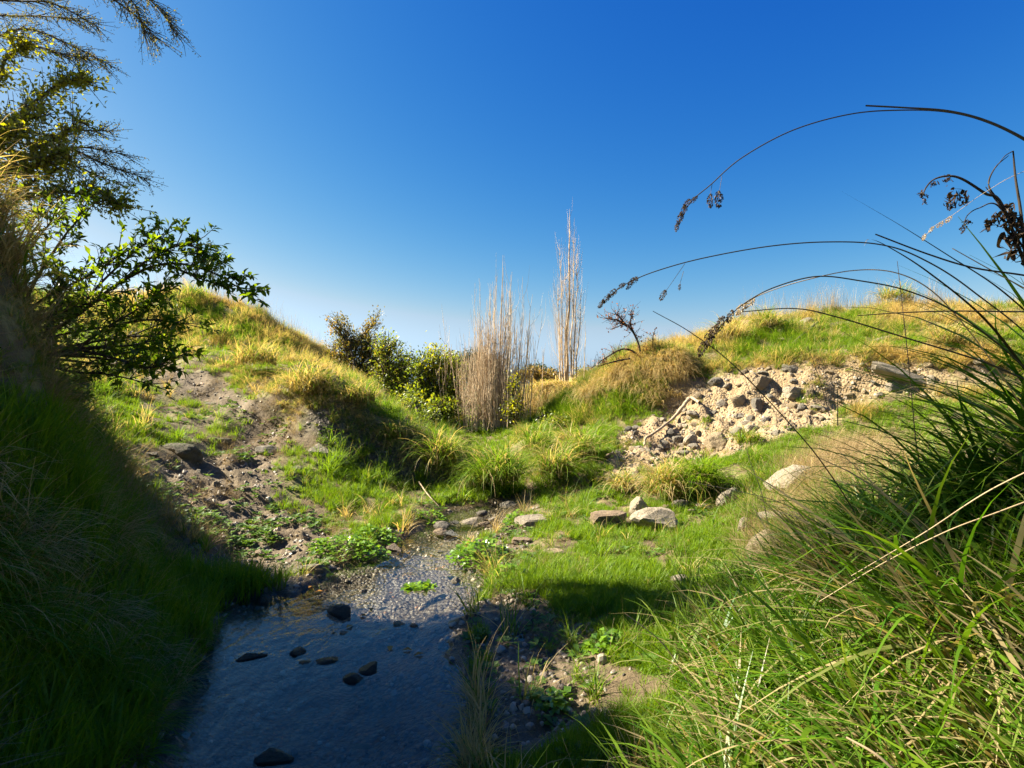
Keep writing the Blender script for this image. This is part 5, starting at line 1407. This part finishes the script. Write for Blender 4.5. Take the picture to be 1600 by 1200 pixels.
# ------------------------------------------------------------------ single stalks
GSK = 'stalks arching across the right of the sky'
def stalk(label, pts, r0, r1=None, mat='stem_dark', seeds=(), hang=(), n=10, name='grass_stalk', cat='grass stalk', group=GSK, ribbon=False, seed_mat='seed', seed_size=1.0):
    """pts: (px, py, distance); seeds along the end, hang: (stalk point, seed point)"""
    path = np.array([P(*p) for p in pts]); o = path[0].copy()
    th = thing(name, label, cat, o, group)
    s = Soup()
    pp = crom(path, n)
    r0 *= .8
    if ribbon: s.ribbon(pp, r0 * 2, .4, .6, pw=2.5)
    else: s.tube(pp, r0, r0 * .45 if r1 is None else r1, 5, .5)
    for a, b in hang: s.tube(np.array([P(*a), P(*b)]), .0007, .0005, 3, .5)
    link('stem', s.mesh('stem', M[mat], o), parent=th)
    for (px, py, Y, L, ang_) in seeds:
        c = np.array(P(px, py, Y)); Lm = L / FPX * Y * seed_size
        r_ = np.random.default_rng(int(px * 3 + py)); sp = Soup(); k = 110
        ax = np.array([math.cos(ang_), 0, math.sin(ang_)])
        t = r_.uniform(-.5, .5, k)
        wd = Lm * .19 * np.sqrt(np.maximum(.05, 1 - (2 * t) ** 2))
        off = rvec(k, r_) * wd[:, None]
        sp.leaves(c + ax * (t * Lm)[:, None] + off, ax * .9 + off / (Lm * .2) * .7, rvec(k, r_), np.full(k, Lm * .20), .40)
        link('seed_head', sp.mesh('seed_head', M[seed_mat], o), parent=th)
    return th
D = -2.0
stalk('highest dark stalk arching over the sky with drooping seed heads at its tip', [(1760, 640, 1.6), (1735, 430, 1.5), (1660, 262, 1.45), (1600, 219, 1.42), (1540, 190, 1.4), (1480, 175, 1.38), (1410, 172, 1.36), (1330, 178, 1.34), (1240, 203, 1.32), (1160, 246, 1.3), (1110, 289, 1.3), (1085, 310, 1.3), (1066, 334, 1.3), (1057, 358, 1.3)], .0026, .0008,
      seeds=[(1085, 311, 1.3, 14, -2.4), (1074, 317, 1.3, 16, -2.2), (1069, 327, 1.3, 18, -2.0), (1063, 340, 1.3, 18, -1.9), (1058, 353, 1.3, 14, -1.8), (1110, 312, 1.3, 20, -1.6), (1123, 309, 1.3, 24, -1.55)], hang=[((1113, 286, 1.3), (1110, 304, 1.3)), ((1128, 275, 1.3), (1124, 300, 1.3))])
stalk('thick broken blade lying along the top of the highest arch', [(1760, 600, 1.62), (1728, 420, 1.52), (1655, 252, 1.47), (1600, 216, 1.44), (1540, 188, 1.42), (1480, 173, 1.40), (1410, 168, 1.39), (1353, 165, 1.38)], .0032, .002)
stalk('dark stalk arching lower over the sky with seed heads by the red shrub', [(1780, 760, 1.75), (1640, 560, 1.6), (1520, 455, 1.5), (1440, 404, 1.45), (1375, 382, 1.42), (1290, 378, 1.4), (1200, 385, 1.38), (1100, 403, 1.36), (1030, 422, 1.35), (985, 440, 1.35), (958, 458, 1.35), (938, 478, 1.35)], .0026, .0008,
      seeds=[(991, 438, 1.35, 18, -2.5), (984, 445, 1.35, 14, -2.2), (972, 446, 1.35, 13, -2.5), (958, 457, 1.35, 18, -2.4), (948, 466, 1.35, 16, -2.3), (940, 474, 1.35, 14, -2.2), (1037, 460, 1.35, 17, -2.1), (1062, 448, 1.35, 9, -1.7)], hang=[((1070, 412, 1.36), (1041, 454, 1.35)), ((1068, 424, 1.36), (1062, 445, 1.35))])
stalk('bent dark blade with a broken tip over the lower arch', [(1720, 720, 1.7), (1620, 600, 1.6), (1540, 500, 1.52), (1450, 425, 1.47), (1385, 384, 1.44), (1358, 374, 1.43), (1350, 384, 1.43)], .005, .003, ribbon=True)
stalk('dark stalk ending in heavy seed heads before the right hill', [(1700, 700, 1.6), (1600, 575, 1.5), (1500, 493, 1.42), (1420, 455, 1.38), (1340, 438, 1.36), (1275, 432, 1.34), (1210, 449, 1.32), (1165, 473, 1.3), (1138, 496, 1.3), (1115, 525, 1.3), (1095, 555, 1.3)], .0026, .0009,
      seeds=[(1141, 493, 1.3, 20, -2.0), (1126, 504, 1.3, 24, -2.0), (1116, 517, 1.3, 24, -2.0), (1108, 527, 1.3, 26, -1.9), (1098, 543, 1.3, 24, -1.95)])
stalk('pale straw stalk arching beside the heavy seed heads', [(1640, 700, 1.6), (1560, 580, 1.5), (1500, 500, 1.45), (1450, 450, 1.42), (1395, 425, 1.4), (1330, 423, 1.38), (1250, 440, 1.36), (1190, 460, 1.35), (1150, 482, 1.35)], .0022, .0008, 'stem_straw', seeds=[(1172, 473, 1.35, 20, -2.4), (1158, 482, 1.35, 20, -2.2)], seed_mat='stem_straw')
stalk('long straight dark blade slanting across the scarp', [(1335, 800, 1.75), (1300, 745, 1.68), (1250, 680, 1.6), (1150, 574, 1.5), (1080, 520, 1.45), (1020, 486, 1.42)], .0026, .0008)
stalk('dark stalk sloping down across the right hill to a tan foot', [(1680, 625, 1.5), (1600, 592, 1.45), (1533, 564, 1.42), (1413, 527, 1.4), (1307, 495, 1.38), (1240, 482, 1.37), (1150, 488, 1.36)], .0034, .001)
stalk('straight dark blade pointing up left into the sky', [(1640, 520, 1.6), (1560, 450, 1.55), (1480, 398, 1.5), (1400, 348, 1.46), (1315, 299, 1.44)], .0032, .001, ribbon=True)
stalk('rough dark twig lying across the arching blades', [(1680, 445, 1.5), (1600, 430, 1.45), (1520, 418, 1.42), (1450, 397, 1.4), (1368, 366, 1.38)], .0034, .0016, 'twig_dark')
stalk('level dark blade crossing under the skyline of the right hill', [(1700, 486, 1.5), (1600, 487, 1.45), (1500, 486, 1.42), (1420, 488, 1.4), (1340, 493, 1.4)], .003, .001)
stalk('upright thin reddish stalk before the shaded hollow', [(1436, 720, 2.6), (1430, 680, 2.6), (1420, 570, 2.6), (1409, 470, 2.6), (1402, 408, 2.6)], .0035, .001, 'stem_red')
stalk('thin tan stalk leaning before the pale blocky boulder', [(1296, 650, 2.6), (1283, 600, 2.6), (1262, 540, 2.6)], .0026, .001, 'stem_red')
stalk('short upright green blade beside the shaded hollow', [(1309, 665, 2.4), (1309, 630, 2.4), (1309, 600, 2.4)], .003, .001, 'stem_green')
stalk('dark green blade with a drooping tip below the scarp', [(1440, 790, 1.7), (1400, 720, 1.68), (1350, 680, 1.66), (1280, 652, 1.65)], .0036, .001, 'stem_green', ribbon=True)
stalk('level dark green blade over the sloping tan rock', [(1480, 860, 1.9), (1400, 843, 1.9), (1280, 832, 1.9), (1165, 838, 1.9)], .0045, .001, 'stem_green', ribbon=True)
stalk('pale bent straw in the shaded turf right of the mud', [(1080, 1075, 2.1), (1060, 1040, 2.1), (1030, 1000, 2.1), (976, 958, 2.1)], .0035, .0015, 'stem_straw')
stalk('long pale straw crossing the lower tussocks', [(1230, 1200, 1.5), (1160, 1140, 1.55), (1075, 1075, 1.6)], .0022, .001, 'stem_straw')
stalk('thick pale broken straw at the bottom right', [(1420, 1225, 1.1), (1370, 1180, 1.12), (1322, 1152, 1.15)], .004, .002, 'stem_straw')
stalk('kinked straw lying at the bottom left of the tussocks', [(950, 1210, 1.9), (955, 1185, 1.9), (1010, 1182, 1.9), (1050, 1178, 1.9)], .003, .0015, 'stem_straw', n=6)
stalk('long tan straw reaching over the dark tussock', [(1640, 770, 1.5), (1560, 800, 1.52), (1480, 830, 1.55), (1380, 880, 1.6), (1280, 940, 1.65)], .0026, .001, 'stem_straw')
stalk('second tan straw above the one over the dark tussock', [(1640, 720, 1.45), (1540, 770, 1.5), (1440, 835, 1.55), (1330, 900, 1.6)], .0026, .001, 'stem_straw')
stalk('pale straw crossing in front of the white boulder', [(1300, 830, 2.6), (1230, 790, 2.6), (1173, 772, 2.6), (1075, 752, 2.6)], .0028, .001, 'stem_straw')
stalk('forked pale straw above the flat pale rock', [(1200, 820, 2.6), (1190, 770, 2.6), (1170, 715, 2.6), (1165, 690, 2.6)], .0026, .001, 'stem_straw')
stalk('pale feathery stalk drooping beside the withered plant', [(1720, 230, 1.6), (1600, 268, 1.5), (1540, 300, 1.48), (1490, 335, 1.46), (1462, 352, 1.45), (1440, 375, 1.45)], .0009, .0004, 'stem_straw', seeds=[(1483, 342, 1.46, 20, -2.3), (1470, 350, 1.46, 20, -2.4), (1456, 358, 1.45, 18, -2.2), (1444, 370, 1.45, 18, -2.0)], seed_mat='stem_straw', seed_size=.6)
stalk('short pale straw pointing into the sky below the withered plant', [(1600, 450, 1.5), (1545, 420, 1.5), (1488, 388, 1.5)], .002, .001, 'stem_straw')

# withered plant at the right edge
def withered():
    Y = 1.5; r_ = np.random.default_rng(91)
    foot = (1625, 760); o = np.array(P(*foot, Y))
    th = thing('withered_thistle', 'withered dark plant with curled shrivelled leaves at the right edge', 'dead plant', o)
    def q(px, py, d=0): return np.array(P(px, py, Y + d)) - o
    s = Soup()
    mains = [[q(1625, 760), q(1618, 560), q(1604, 420), q(1595, 332), q(1587, 280), q(1583, 236)], [q(1604, 420), q(1565, 319), q(1539, 302), q(1504, 280), q(1482, 275), q(1460, 280), q(1447, 293), q(1441, 308)],
             [q(1565, 319), q(1545, 290), q(1555, 262), q(1576, 243)], [q(1598, 370), q(1560, 318), q(1540, 292)], [q(1583, 236), q(1570, 244), q(1556, 262)], [q(1600, 390), q(1560, 322), q(1530, 325), q(1512, 336), q(1506, 352)]]
    for m, r0 in zip(mains, (.0055, .0040, .0025, .003, .0015, .0022)):
        s.tube(crom(m, 8), r0, r0 * .3, 6, .5)
    link('stem', s.mesh('stem', M['twig_dark']), parent=th)
    spots = [(1570, 330, 26), (1585, 345, 30), (1575, 365, 28), (1590, 385, 30), (1560, 335, 18), (1497, 300, 22), (1505, 310, 14), (1486, 318, 12), (1550, 345, 20), (1442, 300, 10), (1460, 283, 8), (1482, 276, 10), (1600, 360, 30), (1583, 335, 20), (1445, 312, 8), (1512, 345, 10), (1506, 356, 10)]
    for px, py, L in spots:
        lf = Soup(); k = 9; Lm = L / FPX * Y
        for j in range(k):
            a = q(px, py) + r_.normal(0, Lm * .25, 3); d = rvec(1, r_)[0] * np.array([.7, .7, .5]) - np.array([0, 0, .7])
            pth = [a, a + d * Lm * .35 + rvec(1, r_)[0] * Lm * .15, a + d * Lm * .6 + rvec(1, r_)[0] * Lm * .3, a + d * Lm * .5 + rvec(1, r_)[0] * Lm * .5]
            lf.ribbon(crom(pth, 4), Lm * .26, None, r_.normal(0, 3))
        link('withered_leaf', lf.mesh('withered_leaf', M['withered']), parent=th)
withered()
